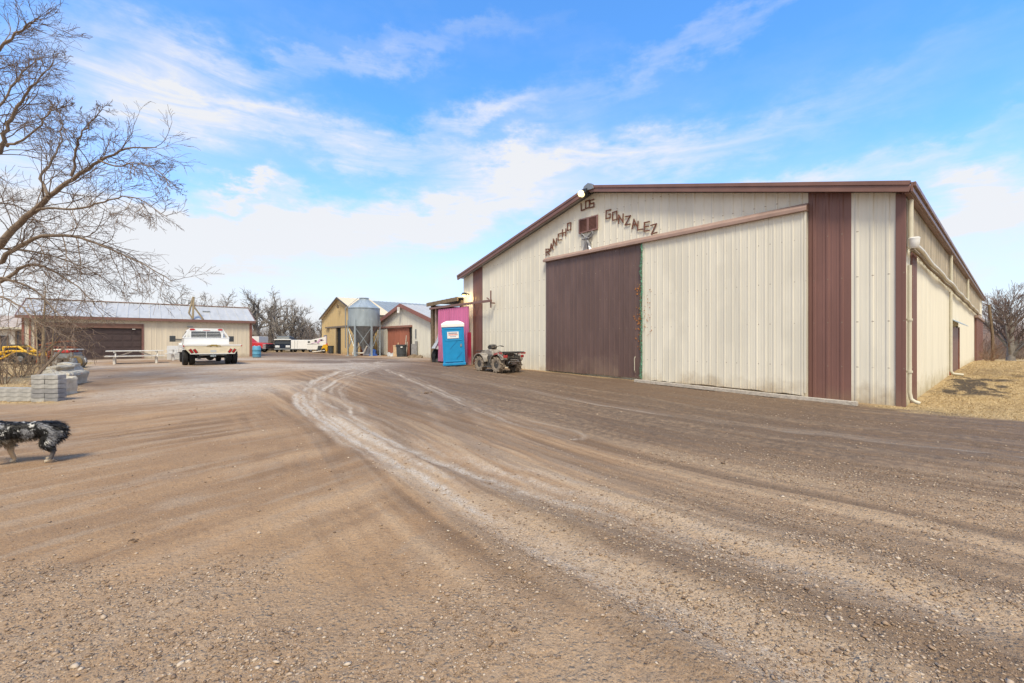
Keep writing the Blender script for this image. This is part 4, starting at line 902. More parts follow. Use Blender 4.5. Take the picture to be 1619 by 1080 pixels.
# ------------------------------------------------------------------ garage on the left
GO = ((35 - CX) / F * 27.5, 27.5); ga = frame('garage', 'long low cream metal garage with wide brown overhead door and pale metal roof', 'garage', GO); gzz = ga.location.z
def tgx(px): return along(GO, D1, px)
GL = tgx(398); GE = 3.19 - gzz; GR = 4.42 - gzz; HD = 3.2
q = MB(); d0, d1_ = tgx(59), tgx(224); dz = 2.52
gb0 = lambda t: float(gz(GO[0] + D1[0] * t, GO[1] + D1[1] * t)) - gzz - .1
q.ribs(O0, (1, 0, 0), (0, -1, 0), 0, d0, gb0, lambda t: GE, sp=.3); q.ribs(O0, (1, 0, 0), (0, -1, 0), d1_, GL, gb0, lambda t: GE, sp=.3)
q.ribs(O0, (1, 0, 0), (0, -1, 0), d0, d1_, lambda t: dz, lambda t: GE, sp=.3)
for x in (0, GL): q.add([(x, 0, -.4), (x, 2 * HD, -.4), (x, 2 * HD, GE), (x, HD, GR), (x, 0, GE)], [(0, 1, 2, 3, 4)])
q.add([(0, 2 * HD, -.4), (GL, 2 * HD, -.4), (GL, 2 * HD, GE), (0, 2 * HD, GE)], [(0, 1, 2, 3)])
q.build('wall', mat('tan_cream_metal', (.62, .55, .44), .55, var=.08, scale=1.3, stretch=(2, 2, .25), dirt=(MUD, .35, .6), spots=((.42, .34, .25), 6, .73)), ga)
q = MB(); oh = .25; ez = GE + .08
q.roof((-.25, -oh, ez - .09), (GL + .2, -oh, ez - .09), (-.2, HD, GR + .06), (GL + .2, HD, GR + .06), .62, h=.035); q.roof((-.25, 2 * HD + oh, ez - .09), (GL + .2, 2 * HD + oh, ez - .09), (-.2, HD, GR + .06), (GL + .2, HD, GR + .06), .62); ro = q.build('roof', LIGHTROOF, ga)
q = MB(); q.box(-.25, GL + .2, HD - .15, HD + .15, GR + .06, GR + .11); q.build('ridge_cap', RAIL, ro)
q = MB(); q.box(-.28, GL + .24, -oh - .05, -oh, ez - .27, ez - .07)
for x in (-.28, GL + .2): q.bar((x + .02, -oh, ez - .15), (x + .02, HD, GR + .0), .05, .16)
q.build('eave_trim', FASCIA, ga)
q = MB(); 
for a, b in ((-.02, tgx(38.5)), (tgx(45.5), tgx(49)), (GL - .17, GL + .02)): q = MB(); q.box(a, b, -.045, -.02, -.6, GE); q.build('corner_trim', mat('red_brown_corner', (.25, .10, .075), .5, var=.15), ga)
q = MB(); dzb = gb0(d0) - .05
for k in range(5): q.box(d0, d1_, .10, .16, dzb + (dz - .3 - dzb) * k / 5 + .006, dzb + (dz - .3 - dzb) * (k + 1) / 5 - .006)
nP = 10
for k in range(5):
    for j in range(nP):
        a = d0 + (d1_ - d0) * (j + .08) / nP; b = d0 + (d1_ - d0) * (j + .92) / nP; z0 = dzb + (dz - .3 - dzb) * (k + .18) / 5; z1 = dzb + (dz - .3 - dzb) * (k + .82) / 5
        q.box(a, b, .082, .1, z0, z1)
gd = q.build('overhead_door', mat('garage_door_brown', (.062, .042, .042), .5, var=.12, scale=2, dirt=(MUD, .3, .4)), ga, bevel=.006)
q = MB(); q.box(d0, d1_, .165, .2, -.3, dz); q.build('door_seal', BLACK, gd)
q = MB(); q.box(d0 - .1, d1_ + .1, -.04, .07, dz - .32, dz); q.build('lintel_panel', mat('lintel_brown', (.22, .12, .09), .6, var=.15), ga)
for a in (d0 - .12, d1_): q = MB(); q.box(a, a + .12, -.05, .1, -.4, dz); q.build('door_jamb', BROWN, ga)
q = MB(); q.box(tgx(296), tgx(305), -.12, -.02, 2.35, 2.42); q.build('wall_light', GALVD, ga)
q = MB(); q.box(tgx(209), tgx(214), -.12, -.02, dz - .40, dz - .36); q.build('door_light', WHITEP, ga)
q = MB(); x0 = tgx(324); q.box(x0, x0 + .5, 1.6, 1.9, GE + .70, GE + .80); q.build('roof_vent', GALVD, ro)
# wooden frame standing on the garage roof
x1, x2, x3 = tgx(298.5), tgx(304.5), tgx(321); q = MB()
zt_ = height(469, GO[1] + D1[1] * x2) - gzz
q.bar((x2, -.22, GE + .05), (x2 + .08, .15, zt_), .13, .10); q.bar((x1, -.1, GE + .48), (x2 + .05, .15, zt_), .12, .08); q.bar((x1, -.1, GE + .48), (x2, -.22, GE + .05), .10, .08); q.bar((x2 + .06, .0, GE + 1.05), (x3, -.22, GE + .02), .13, .10)
wf = q.build('wooden_trestle', mat('olive_wood', (.26, .21, .14), .85, var=.3, scale=4), None, bevel=.01); wf.matrix_world = Matrix.Translation(ga.location) @ Matrix.Rotation(TH, 4, 'Z'); tag(wf, 'tall narrow triangular wooden frame standing on the garage roof edge', 'trestle')
# house behind, far left
ho = ((-30 - CX) / F * 36, 36.0); hs = frame('house', 'low cream house with dark openings at the far left behind the yellow machine', 'house', ho)
q = MB(); q.box(0, 9, 0, 6, -.5, 2.5); q.build('wall', CREAM, hs)
q = MB(); q.roof((-.4, -.5, 2.45), (9.4, -.5, 2.45), (-.4, 3, 3.6), (9.4, 3, 3.6), .7); q.roof((-.4, 6.5, 2.45), (9.4, 6.5, 2.45), (-.4, 3, 3.6), (9.4, 3, 3.6), .7); q.build('roof', mat('faded_roof', (.40, .34, .30), .8, var=.2), hs)
q = MB(); q.add([(9.0, 0, 2.5), (9.0, 6, 2.5), (9.0, 3, 3.5)], [(0, 1, 2)]); q.box(-.4, 9.4, -.55, -.5, 2.3, 2.48); q.build('eave_trim', CREAMP, hs)
def thx(px): return along(ho, D1, px)
for a, b, z0, z1 in ((2, 11, 0, 1.75), (27, 31, .5, 2.2)):
    q = MB(); q.box(thx(a), thx(b), -.03, -.005, z0, z1); w_ = q.build('window', mat('grey_pane', (.10, .10, .11), .4), hs)
    q = MB(); q.box(thx(a) - .1, thx(a), -.07, -.005, z0, z1); q.box(thx(b), thx(b) + .1, -.07, -.005, z0, z1); q.build('frame', WOODD, w_)
# ------------------------------------------------------------------ picnic tables
def picnic(loc, L, label):
    t = thing('picnic_table', label, 'picnic table', loc, TH, 'white picnic tables'); m = mat('white_table', (.66, .64, .60), .7, var=.15, scale=4)
    q = MB()
    for k in range(5): q.box(0, L, .32 + k * .15, .32 + k * .15 + .14, .70, .745)
    q.build('tabletop', m, t, bevel=.006)
    for y in (-.05, 1.13):
        q = MB(); q.box(-.05, L + .05, y, y + .135, .415, .455); q.box(-.05, L + .05, y + .142, y + .27, .415, .455); q.build('bench_seat', m, t, bevel=.006)
    for x in (.35, L - .35):
        q = MB(); q.box(x - .03, x + .03, .02, 1.32, .33, .412); q.box(x - .03, x + .03, .34, 1.02, .62, .698)
        q.bar((x + .05, .12, 0), (x + .05, .50, .70), .045, .09); q.bar((x + .05, 1.22, 0), (x + .05, .84, .70), .045, .09); q.bar((x + (.1 if x < 1 else -.1), .67, .40), (x + (.75 if x < 1 else -.75), .67, .69), .04, .07)
        for y in (.10, 1.22): q.box(x - .04, x + .04, y - .04, y + .04, -.05, .42)
        q.build('leg_frame', m, t)
    return t
p = ground(166, 23.4); picnic(p, 2.5, 'long white picnic table standing before the brown garage door')
p = ground(263, 28.2); picnic(p, 1.9, 'white picnic table half hidden by the white flatbed truck')
q = MB(); p = ground(264, 29.6); q.box(0, .9, -.05, .05, .0, .95); q.box(.05, .85, -.08, .2, .45, .5); o = q.build('white_board', WHITE, None, loc=p); o.rotation_euler = (R(6), 0, TH); tag(o, 'white panel leaning on the garage wall behind the smaller picnic table', 'panel')
# ------------------------------------------------------------------ wheels
def wheel(parent, name, c, r, w, rr, tyre, rimm, axis='x', lugs=0, n=28, flat=False):
    q = MB(); h = w / 2; pr = [(rr, -h * .8), (rr + (r - rr) * .35, -h), (r * .93, -h * .96), (r, -h * .72), (r, h * .72), (r * .93, h * .96), (rr + (r - rr) * .35, h), (rr, h * .8)]
    q.lathe(pr, n, axis, c, closed=True)
    for k in range(lugs):
        a = 2 * math.pi * k / lugs
        for sg in (-1, 1):
            a2 = a + (math.pi / lugs if sg > 0 else 0); ca, sa = math.cos(a2), math.sin(a2); cb, sb = math.cos(a2 + .20), math.sin(a2 + .20)
            p0, p1 = Vector((sg * h * 1.0, ca * (r + .005), sa * (r + .005))), Vector((sg * h * .05, cb * (r + .008), sb * (r + .008)))
            q.bar(Vector(c) + p0, Vector(c) + p1, .05, .05, up=(0, ca, sa))
    o = q.build(name, tyre, parent, smooth=35)
    q = MB(); q.lathe([(rr, -h * .75), (rr, h * .75)], n, axis, c); q.lathe([(0, h * .25), (rr * .35, h * .3), (rr * .45, h * .1), (rr * .85, h * .25), (rr * .98, h * .7)], n, axis, c); q.lathe([(0, -h * .25), (rr * .35, -h * .3), (rr * .45, -h * .1), (rr * .85, -h * .25), (rr * .98, -h * .7)], n, axis, c)
    for k in range(8):
        a = k * math.pi / 4
        for sg in (-1, 1):
            pt_ = {'x': (sg * h * .3, math.cos(a) * rr * .62, math.sin(a) * rr * .62), 'y': (math.cos(a) * rr * .62, sg * h * .3, math.sin(a) * rr * .62)}[axis]
            q.cbox(Vector(c) + Vector(pt_), (.05, .05, .05))
    q.build('rim', rimm, o, smooth=40); return o
# ------------------------------------------------------------------ flatbed truck, seen from behind
tp = ground(337, 22.9); tk = thing('flatbed_truck', 'white flatbed truck with dual rear wheels parked facing the garage', 'truck', tp, math.atan2(.66, .75))
q = MB(); q.box(-1.22, 1.22, .05, 2.75, .97, 1.05)
for y in (.5, 1.1, 1.7, 2.3): q.box(-1.15, 1.15, y, y + .08, .87, .97)
for x in (-1.25, 1.21): q.box(x, x + .04, .0, 2.75, .92, 1.09)
q.build('flatbed', WHITE, tk, bevel=.01)
APR = mat('cream_white_apron', (.70, .62, .46), .4, var=.16, scale=1.6, stretch=(1, 1, 2.5), spots=((.52, .33, .10), 1.1, .60))
q = MB(); q.prism([(-1.27, 1.10), (-1.27, .97), (-.98, .62), (.98, .62), (1.27, .97), (1.27, 1.10)], 'y', -.02, .05); q.build('rear_apron', APR, tk, bevel=.008)
q = MB(); q.box(-1.28, 1.28, -.035, -.02, 1.04, 1.11); q.box(-.99, .99, -.035, -.02, .60, .635); q.build('apron_rail', WHITE, tk)
for x, a in ((-.94, -1), (-.76, -1), (.76, 1), (.94, 1)):
    q = MB(); rm = Matrix.Rotation(R(32) * a, 3, 'Y'); q.cbox((x, -.03, .76), (.085, .03, .20), rm); o = q.build('tail_light', RED, tk, bevel=.03)
    q = MB(); q.cbox((x, -.022, .76), (.125, .012, .24), rm); q.build('bezel', BLACK, o)
for x in (-1.26, 1.29): q = MB(); q.lathe([(0, -.03), (.035, -.03), (.035, .02)], 10, 'y', (x, -.02, 1.03)); q.build('marker_light', RED, tk)
EMB = mat('gold_black_emblem', (.28, .20, .05), .5, var=.7, scale=16)
q = MB(); q.box(-.10, .16, -.045, -.034, 1.03, 1.10)
for sg in (-1, 1): q.prism([(.03 + sg * .10, 1.08), (.03 + sg * .30, 1.05), (.03 + sg * .32, 1.00), (.03 + sg * .20, 1.02), (.03 + sg * .14, .98), (.03 + sg * .08, 1.01)], 'y', -.044, -.034)
q.build('emblem', EMB, tk)
q = MB(); q.box(-.12, .14, -.024, -.02, .69, .81); q.build('licence_plate', mat('grey_plate', (.5, .52, .54), .4), tk)
q = MB(); q.box(-1.08, 1.02, 2.15, 2.70, 1.06, 1.47); q.box(-1.10, 1.04, 2.13, 2.72, 1.45, 1.49); q.build('tool_box', WHITE, tk, bevel=.012)
q = MB()
for x in (-.80, .72): q.box(x, x + .09, 2.80, 2.88, 1.05, 1.98)
q.box(-.80, .81, 2.79, 2.89, 1.88, 2.02)
for sg in (-1, 1): q.bar((sg * .78, 2.84, 1.98), (sg * 1.10, 2.84, 1.45), .07, .07)
for k in range(5): q.box(-.71, .72, 2.83, 2.85, 1.47 + k * .085, 1.488 + k * .085)
q.box(-.015, .01, 2.82, 2.85, 1.4, 1.9); rk_ = q.build('headache_rack', WHITE, tk, bevel=.006)
for x in (-.66, .67): q = MB(); q.lathe([(.0, -.03), (.12, -.03), (.13, 0), (.0, .0)], 16, 'y', (0, 0, 0)); o = q.build('rack_light', RED, rk_, loc=(x, 2.785, 1.955)); o.scale = (1, 1, .42)
q = MB(); q.box(-.15, .17, 2.775, 2.79, 1.90, 1.92); q.build('brake_light', RED, rk_)
# cab
cs = [(2.98, .62, 1.05, 0), (2.98, 1.38, 1.03, 0), (3.05, 1.90, .84, 0), (3.3, 1.97, .80, 0), (4.5, 1.97, .80, 0), (5.15, 1.42, .98, 0), (6.35, 1.32, .95, 0), (6.5, .62, .98, 0)]
q = MB(); vs = []; 
for y, z, w_, _ in cs: vs += [(-w_, y, z), (w_, y, z)]
k = len(cs); fs = [(2 * i, 2 * i + 1, 2 * ((i + 1) % k) + 1, 2 * ((i + 1) % k)) for i in range(k)] + [tuple(range(0, 2 * k, 2)), tuple(range(1, 2 * k, 2))]
q.add(vs, fs); q.build('cab', WHITE, tk, bevel=.04)
q = MB(); q.add([(-.78, 2.972, 1.42), (.78, 2.972, 1.42), (.68, 3.028, 1.86), (-.68, 3.028, 1.86), (-.78, 2.99, 1.42), (.78, 2.99, 1.42), (.68, 3.05, 1.86), (-.68, 3.05, 1.86)], [(0, 1, 2, 3), (7, 6, 5, 4), (0, 4, 5, 1), (1, 5, 6, 2), (2, 6, 7, 3), (3, 7, 4, 0)]); q.build('rear_window', GLASS, tk)
for sg in (-1, 1):
    def sp_(y, z): w_ = 1.045 + (.80 - 1.045) * (z - 1.38) / .59; return (sg * (w_ + .012), y, z)
    for y0, y1, y2, y3 in ((3.15, 3.85, 3.85, 3.32), (3.95, 4.85, 4.50, 3.95)):
        q = MB(); P = [sp_(y0, 1.42), sp_(y1, 1.42), sp_(y2, 1.86), sp_(y3, 1.86)]; q.add(P + [(p[0] - sg * .03, p[1], p[2]) for p in P], [(0, 1, 2, 3), (7, 6, 5, 4), (0, 4, 5, 1), (1, 5, 6, 2), (2, 6, 7, 3), (3, 7, 4, 0)]); q.build('side_window', GLASS, tk)
    q = MB(); q.box(sg * 1.46 - .14, sg * 1.46 + .14, 4.45, 4.53, 1.25, 1.60); q.bar((sg * 1.02, 4.55, 1.38), (sg * 1.36, 4.5, 1.40), .05, .06); q.bar((sg * 1.02, 4.55, 1.30), (sg * 1.36, 4.5, 1.30), .04, .05); q.build('mirror', GREYCAN, tk, bevel=.03)
    q = MB(); q.prism([(5.0, .62), (5.0, .95), (5.3, 1.16), (5.9, 1.16), (6.2, .95), (6.2, .62)], 'x', sg * .96, sg * 1.10); q.build('fender', WHITE, tk, bevel=.03)
    for x in (.82, 1.11): wheel(tk, 'wheel', (sg * x, 1.15, .41), .41, .25, .21, RUBBER, GALV)
    wheel(tk, 'wheel', (sg * .92, 5.6, .41), .41, .26, .21, RUBBER, GALV)
    q = MB(); q.prism([(.55, .98), (.60, .90), (1.7, .90), (1.75, .98)], 'x', sg * .66, sg * 1.24); q.build('wheel_guard', WHITE, tk)
q = MB(); q.box(-.48, -.38, .1, 6, .62, .80); q.box(.38, .48, .1, 6, .62, .80); q.box(-.75, .75, .12, .26, .52, .60); q.tube([(-.8, 1.15, .42), (.8, 1.15, .42)], .07, 8); q.lathe([(0, -.2), (.17, -.14), (.2, 0), (.17, .14), (0, .2)], 12, 'y', (0, 1.15, .42)); q.box(-.65, -.52, .12, .3, .35, .56); q.box(.55, .7, .2, .5, .38, .58); q.build('chassis', BLACK, tk)
q = MB(); q.box(-.12, .12, -.04, .14, .46, .56); q.tube([(0, -.10, .45), (0, -.10, .62)], .03, 8); q.tube([(-.6, .05, .56), (.6, .05, .56)], .03, 8); q.build('hitch', GALV, tk)
# ------------------------------------------------------------------ quad bike
ap = ground(801, 18.45); atv = thing('quad_bike', 'muddy grey quad bike with red tail lights parked beside the barn wall', 'quad bike', ap, math.atan2(.64, .77))
ATVB = mat('muddy_grey_plastic', (.30, .27, .235), .6, var=.35, scale=7, spots=((.24, .19, .14), 5, .56), bump=.2)
ATVD = mat('muddy_black_plastic', (.06, .055, .05), .7, var=.5, scale=9, spots=((.20, .16, .12), 6, .60))
for sg in (-1, 1):
    wheel(atv, 'wheel', (sg * .46, 0, .335), .315, .29, .15, MUDDY, ATVD, lugs=11)
    wheel(atv, 'wheel', (sg * .45, 1.26, .335), .315, .25, .15, MUDDY, ATVD, lugs=11)
    for yc_, a0, a1, nm in ((0, 12, 150, 'rear_fender'), (1.26, 25, 165, 'front_fender')):
        q = MB(); n_ = 12; P = []; vs = []; fs = []
        for i in range(n_ + 1):
            a = R(a0 + (a1 - a0) * i / n_); ro, ri = .44, .415; 
            e = .03 * math.sin(math.pi * i / n_)
            for rr_, xx in ((ro + .02 + e, .24), (ro + e, .58 + .02), (ri + e, .60), (ri + e, .24)):
                vs.append((sg * xx, yc_ + math.cos(a) * rr_ * 1.02, .335 + math.sin(a) * rr_))
        for i in range(n_):
            for j in range(4): fs.append((4 * i + j, 4 * i + (j + 1) % 4, 4 * i + 4 + (j + 1) % 4, 4 * i + 4 + j))
        fs += [(0, 1, 2, 3), tuple(4 * n_ + j for j in range(4))]; q.add(vs, fs)
        fo = q.build(nm, ATVB, atv, smooth=40)
        if yc_ == 0: q = MB(); q.cbox((sg * .612, -.02, .80), (.012, .26, .07), Matrix.Rotation(R(-12), 3, 'X')); q.build('red_decal', mat('dusty_red_decal', (.38, .09, .08), .5, var=.5, scale=12), fo)
    q = MB(); q.prism([(.36, .22), (.92, .22), (.96, .60), (.80, .72), (.45, .72), (.34, .55)], 'x', sg * .26, sg * .40); q.box(min(sg * .38, sg * .58), max(sg * .38, sg * .58), .36, .92, .20, .25); q.build('foot_well', ATVD, atv, bevel=.02)
    q = MB(); q.cbox((sg * .46, -.49, .70), (.18, .07, .12), Matrix.Rotation(R(20) * sg, 3, 'Z')); q.build('tail_light', mat('dusty_red', (.36, .035, .035), .4, var=.3, scale=8), atv, bevel=.02)
    q = MB(); q.cbox((sg * .22, 1.70, .66), (.16, .06, .09)); q.build('headlight', GLASS, atv, bevel=.02)
q = MB(); q.prism([(-.30, .28), (1.5, .28), (1.62, .48), (1.55, .70), (1.05, .86), (.90, .86), (.5, .72), (-.2, .70), (-.42, .60)], 'x', -.25, .25); q.build('body', ATVD, atv, bevel=.05)
q = MB(); q.prism([(.62, .70), (1.02, .70), (1.45, .74), (1.66, .70), (1.60, .84), (1.20, .94), (.96, .99), (.66, .90)], 'x', -.27, .27); q.build('tank_cover', ATVB, atv, bevel=.05)
q = MB(); q.prism([(-.28, .70), (.66, .72), (.72, .88), (.50, .84), (.18, .83), (-.10, .90), (-.30, .90)], 'x', -.19, .19); q.build('seat', mat('muddy_seat', (.24, .20, .165), .7, var=.3, scale=8), atv, bevel=.06)
q = MB()
for x in (-.50, -.25, 0, .25, .50): q.tube([(x, -.56, .885), (x, -.10, .885)], .016, 6)
for y in (-.56, -.32, -.10): q.tube([(-.54, y, .87), (.54, y, .87)], .018, 6)
for x in (-.40, .40): q.tube([(x, -.3, .87), (x, -.2, .68)], .018, 6)
q.cbox((0, -.34, .835), (.7, .36, .02)); q.build('rear_rack', ATVD, atv)
q = MB()
for x in (-.4, -.2, 0, .2, .4): q.tube([(x, 1.25, .925), (x, 1.68, .895)], .014, 6)
for y, z in ((1.25, .915), (1.47, .9), (1.68, .885)): q.tube([(-.44, y, z), (.44, y, z)], .016, 6)
for x in (-.3, .3): q.tube([(x, 1.5, .9), (x, 1.45, .7)], .016, 6)
q.build('front_rack', ATVD, atv)
q = MB(); q.tube([(-.42, .74, 1.10), (-.30, .84, 1.13), (-.12, .96, 1.08), (.12, .96, 1.08), (.30, .84, 1.13), (.42, .74, 1.10)], .015, 8); q.tube([(0, 1.02, .9), (0, .96, 1.08)], .03, 8); hb = q.build('handlebar', BLACK, atv)
for sg in (-1, 1): q = MB(); q.tube([(sg * .32, .825, 1.128), (sg * .43, .73, 1.10)], .024, 8); q.build('grip', BLACK, hb); 
q = MB(); q.prism([(.86, 1.0), (1.10, .98), (1.20, 1.04), (1.10, 1.17), (.95, 1.20), (.86, 1.12)], 'x', -.16, .16); q.build('instrument_pod', ATVD, atv, bevel=.04)
q = MB(); q.tube([(-.5, 0, .33), (.5, 0, .33)], .04, 8); q.tube([(-.5, 1.26, .33), (.5, 1.26, .33)], .04, 8); q.lathe([(0, -.12), (.09, -.08), (.11, 0), (.09, .08), (0, .12)], 10, 'x', (0, 0, .34))
for sg in (-1, 1): q.bar((sg * .14, .05, .36), (sg * .34, .35, .30), .05, .05); q.tube([(sg * .22, -.06, .4), (sg * .18, -.12, .66)], .035, 8)
q.build('axle', GALVD, atv)
q = MB(); q.tube([(-.3, -.50, .42), (-.3, -.56, .48), (.3, -.56, .48), (.3, -.50, .42)], .022, 8); q.tube([(-.2, -.48, .55), (.2, -.48, .55)], .025, 8); q.box(-.12, .12, -.52, -.42, .36, .44); q.build('rear_bumper', CHROME, atv)
q = MB(); q.tube([(.2, .1, .5), (.24, -.2, .52), (.24, -.46, .54)], .06, 10); q.build('exhaust', GALVD, atv)
q = MB(); q.box(-.34, .34, -.50, -.44, .60, .72); q.build('rear_panel', ATVD, atv, bevel=.02)
for sg in (-1, 1): q = MB(); q.cbox((sg * .62, -.36, .83), (.05, .26, .08), Matrix.Rotation(R(14) * sg, 3, 'Z')); q.build('rack_end', mat('dusty_red_decal', (.38, .09, .08)), atv, bevel=.015)
# ------------------------------------------------------------------ drum and far vehicles
q = MB(); p = ground(406, 33.3); dr = thing('plastic_drum', 'blue plastic drum standing at the right corner of the garage', 'drum', p)
q.lathe([(.25, 0), (.29, .04), (.29, .27), (.305, .29), (.305, .32), (.29, .34), (.29, .57), (.305, .59), (.305, .62), (.29, .64), (.29, .86), (.26, .90), (.0, .90)], 24); q.build('body', BLUED, dr, smooth=40)
q = MB(); q.lathe([(.04, .9), (.04, .93), (0, .93)], 10, 'z', (.12, .08, 0)); q.lathe([(.04, .9), (.04, .93), (0, .93)], 10, 'z', (-.12, -.08, 0)); q.build('bung', WHITE, dr)
VY = 50.0
p = ground(426.5, VY); rp = thing('pickup_truck', 'red pickup with bright grille, half hidden by the garage corner', 'pickup', p, 0)   # nose to the right
q = MB(); q.prism([(-5.2, .45), (-.12, .45), (-.02, .7), (-.06, .98), (-1.4, 1.12), (-1.9, 1.15), (-2.5, 1.65), (-3.8, 1.65), (-3.9, 1.1), (-5.2, 1.1)], 'y', -.9, .9); q.build('body', REDP, rp, bevel=.05)
q = MB(); q.box(-.32, .06, -.93, .93, .42, .56); q.box(-.28, .05, -.94, -.80, .78, .92); q.box(-.28, .05, -.94, -.80, .60, .72); q.box(-.0, .05, -.8, .8, .6, .95); q.build('grille', CHROME, rp)
for y in (-.78, .78):
    for x in (-1.05, -4.2): wheel(rp, 'wheel', (x, y, .37), .37, .24, .2, RUBBER, GALV, 'y')
for sg in (-1, 1): q = MB(); q.add([(-2.0, sg * .905, 1.14), (-2.52, sg * .905, 1.6), (-3.7, sg * .905, 1.6), (-3.7, sg * .905, 1.14), (-2.0, sg * .88, 1.14), (-2.52, sg * .88, 1.6), (-3.7, sg * .88, 1.6), (-3.7, sg * .88, 1.14)], [(0, 1, 2, 3), (4, 5, 6, 7), (0, 1, 5, 4), (1, 2, 6, 5), (2, 3, 7, 6), (3, 0, 4, 7)]); q.build('side_window', GLASS, rp)
p = ground(417, 53); wbx = thing('box_truck', 'white box body showing above the red pickup at the garage corner', 'truck', p, 0)
q = MB(); q.box(-4.6, 0, -1.0, 1.0, 1.08, 1.85); q.build('body', WHITE, wbx, bevel=.03)
q = MB()
for x in (-.9, -2.2, -3.4): q.box(x, x + .04, -1.015, -1.0, 1.1, 1.83)
q.build('door_seam', GALVD, wbx)
q = MB(); q.box(-4.5, -.1, -.85, .85, .55, 1.08); q.build('chassis', BLACK, wbx)
for x in (-.9, -3.6):
    for y in (-.8, .8): wheel(wbx, 'wheel', (x, y, .4), .4, .25, .2, RUBBER, GALV, 'y')
p = ground(447, 50.0); rv = thing('motorhome', 'dark navy motorhome with white visor stripe and headlights facing the yard', 'motorhome', p, R(16)); rv.scale = (1.1, 1, 1.05)
q = MB(); q.prism([(0, .3), (0, .95), (.15, 1.42), (3.6, 1.42), (3.6, .3)], 'x', -.78, .78); q.build('body', NAVY, rv, bevel=.06)
q = MB(); q.prism([(.1, 1.42), (.25, 1.75), (1.0, 1.80), (2.6, 1.66), (3.2, 1.42)], 'x', -.62, .62); q.build('raised_roof', mat('dark_grey_roof', (.09, .10, .11), .5), rv, bevel=.05)
q = MB(); q.box(-.80, .80, -.14, .18, 1.34, 1.45); q.build('visor', WHITE, rv, bevel=.02)
q = MB(); q.add([(-.68, -.012, .92), (.68, -.012, .92), (.66, .10, 1.36), (-.66, .10, 1.36), (-.68, .02, .92), (.68, .02, .92), (.66, .13, 1.36), (-.66, .13, 1.36)], [(0, 1, 2, 3), (7, 6, 5, 4), (0, 4, 5, 1), (1, 5, 6, 2), (2, 6, 7, 3), (3, 7, 4, 0)]); q.build('windscreen', GLASS, rv)
for x in (-.5, .5): q = MB(); q.cbox((x, -.03, .62), (.42, .06, .24)); q.build('headlight', mat('headlight_lens', (.7, .72, .75), .2), rv, bevel=.05)
q = MB(); q.box(-.8, .8, -.08, .04, .28, .42); q.build('bumper', GALVD, rv)
for x in (-.7, .7):
    for y in (.75, 2.9): wheel(rv, 'wheel', (x, y, .32), .32, .2, .18, RUBBER, GALV)
for sg in (-1, 1): q = MB(); q.box(sg * .782 - .01, sg * .782 + .01, .9, 1.9, .95, 1.32); q.build('side_window', GLASS, rv)
p = ground(477, 50.5); ct = thing('cargo_trailer', 'plain white box trailer between the motorhome and the horse trailer', 'trailer', p, R(-12))
q = MB(); q.box(-.85, 1.35, -.75, 2.8, .32, 1.42); q.build('body', WHITE, ct, bevel=.03)
q = MB(); q.box(-.35, -.32, -.765, -.75, .4, 1.36); q.box(.0, .02, -.765, -.75, .4, 1.36); q.box(-.86, 1.36, -.77, -.75, .33, .40); q.build('door_seam', GALVD, ct)
for x in (-.72, 1.3):
    for y in (-.2, 1.2): wheel(ct, 'wheel', (x, y, .26), .26, .16, .15, RUBBER, GALV)
p = ground(500, 47.5); ht = thing('horse_trailer', 'white horse trailer with small dark windows and pink stripe beside the tan barn', 'trailer', p, R(8))
q = MB(); q.prism([(-.75, .35), (1.6, .35), (1.6, 1.78), (.7, 1.66), (-.75, 1.32)], 'y', -.7, 2.5); q.build('body', WHITE, ht, bevel=.03)
for x in (-.55, .15, .75): q = MB(); q.cbox((x, -.71, 1.2 + (x + .5) * .16), (.22, .03, .16)); q.build('window', GLASS, ht)
q = MB(); q.bar((-.3, -.712, 1.02), (1.0, -.712, 1.42), .02, .05, up=(0, 0, 1)); q.bar((.35, -.714, 1.05), (.62, -.714, 1.50), .02, .16); q.build('stripe', mat('lilac_stripe', (.55, .35, .55), .5), ht)
q = MB(); q.bar((-.7, -.71, .95), (.55, -.71, .98), .02, .03); q.build('trim_line', GALVD, ht)
for y in (-.55, 1.4): wheel(ht, 'wheel', (.72, y, .36), .30, .18, .17, RUBBER, GALV, 'y')
q = MB(); q.prism([(.32, .35), (.40, .78), (1.02, .78), (1.12, .35)], 'y', -.74, -.70); q.build('wheel_arch', GREYCAN, ht)
# ------------------------------------------------------------------ yard corner on the left: blocks, boulders, junk
pb = ground(90.5, 10.85); rotb = R(4)
bl = MB(); bl.box(0, .315, 0, .25, 0, .108)
def block(m):
    q = MB(); q.add([(0, .02, 0), (.315, .02, 0), (.315, .25, 0), (0, .25, 0), (0, .02, .108), (.315, .02, .108), (.315, .25, .108), (0, .25, .108), (.105, 0, 0), (.21, 0, 0), (.21, 0, .108), (.105, 0, .108)],
      [(3, 2, 1, 9, 8, 0), (4, 11, 10, 5, 6, 7), (0, 8, 11, 4), (8, 9, 10, 11), (9, 1, 5, 10), (1, 2, 6, 5), (2, 3, 7, 6), (3, 0, 4, 7)])
    return q.build('concrete_block', m, None, bevel=.006)
protos = {0: block(BLOCK), 1: block(BLOCKD)}; used = {0: False, 1: False}
def put(k, x, y, z, rz, label, group):
    o = protos[k] if not used[k] else protos[k].copy()
    if used[k]: COL.objects.link(o)
    used[k] = True; o.location = (x, y, z); o.rotation_euler = (0, 0, rz); tag(o, label, 'block', group)
ORD = ['bottom', 'second from the bottom', 'third from the bottom', 'fourth from the bottom', 'fifth from the bottom', 'topmost']
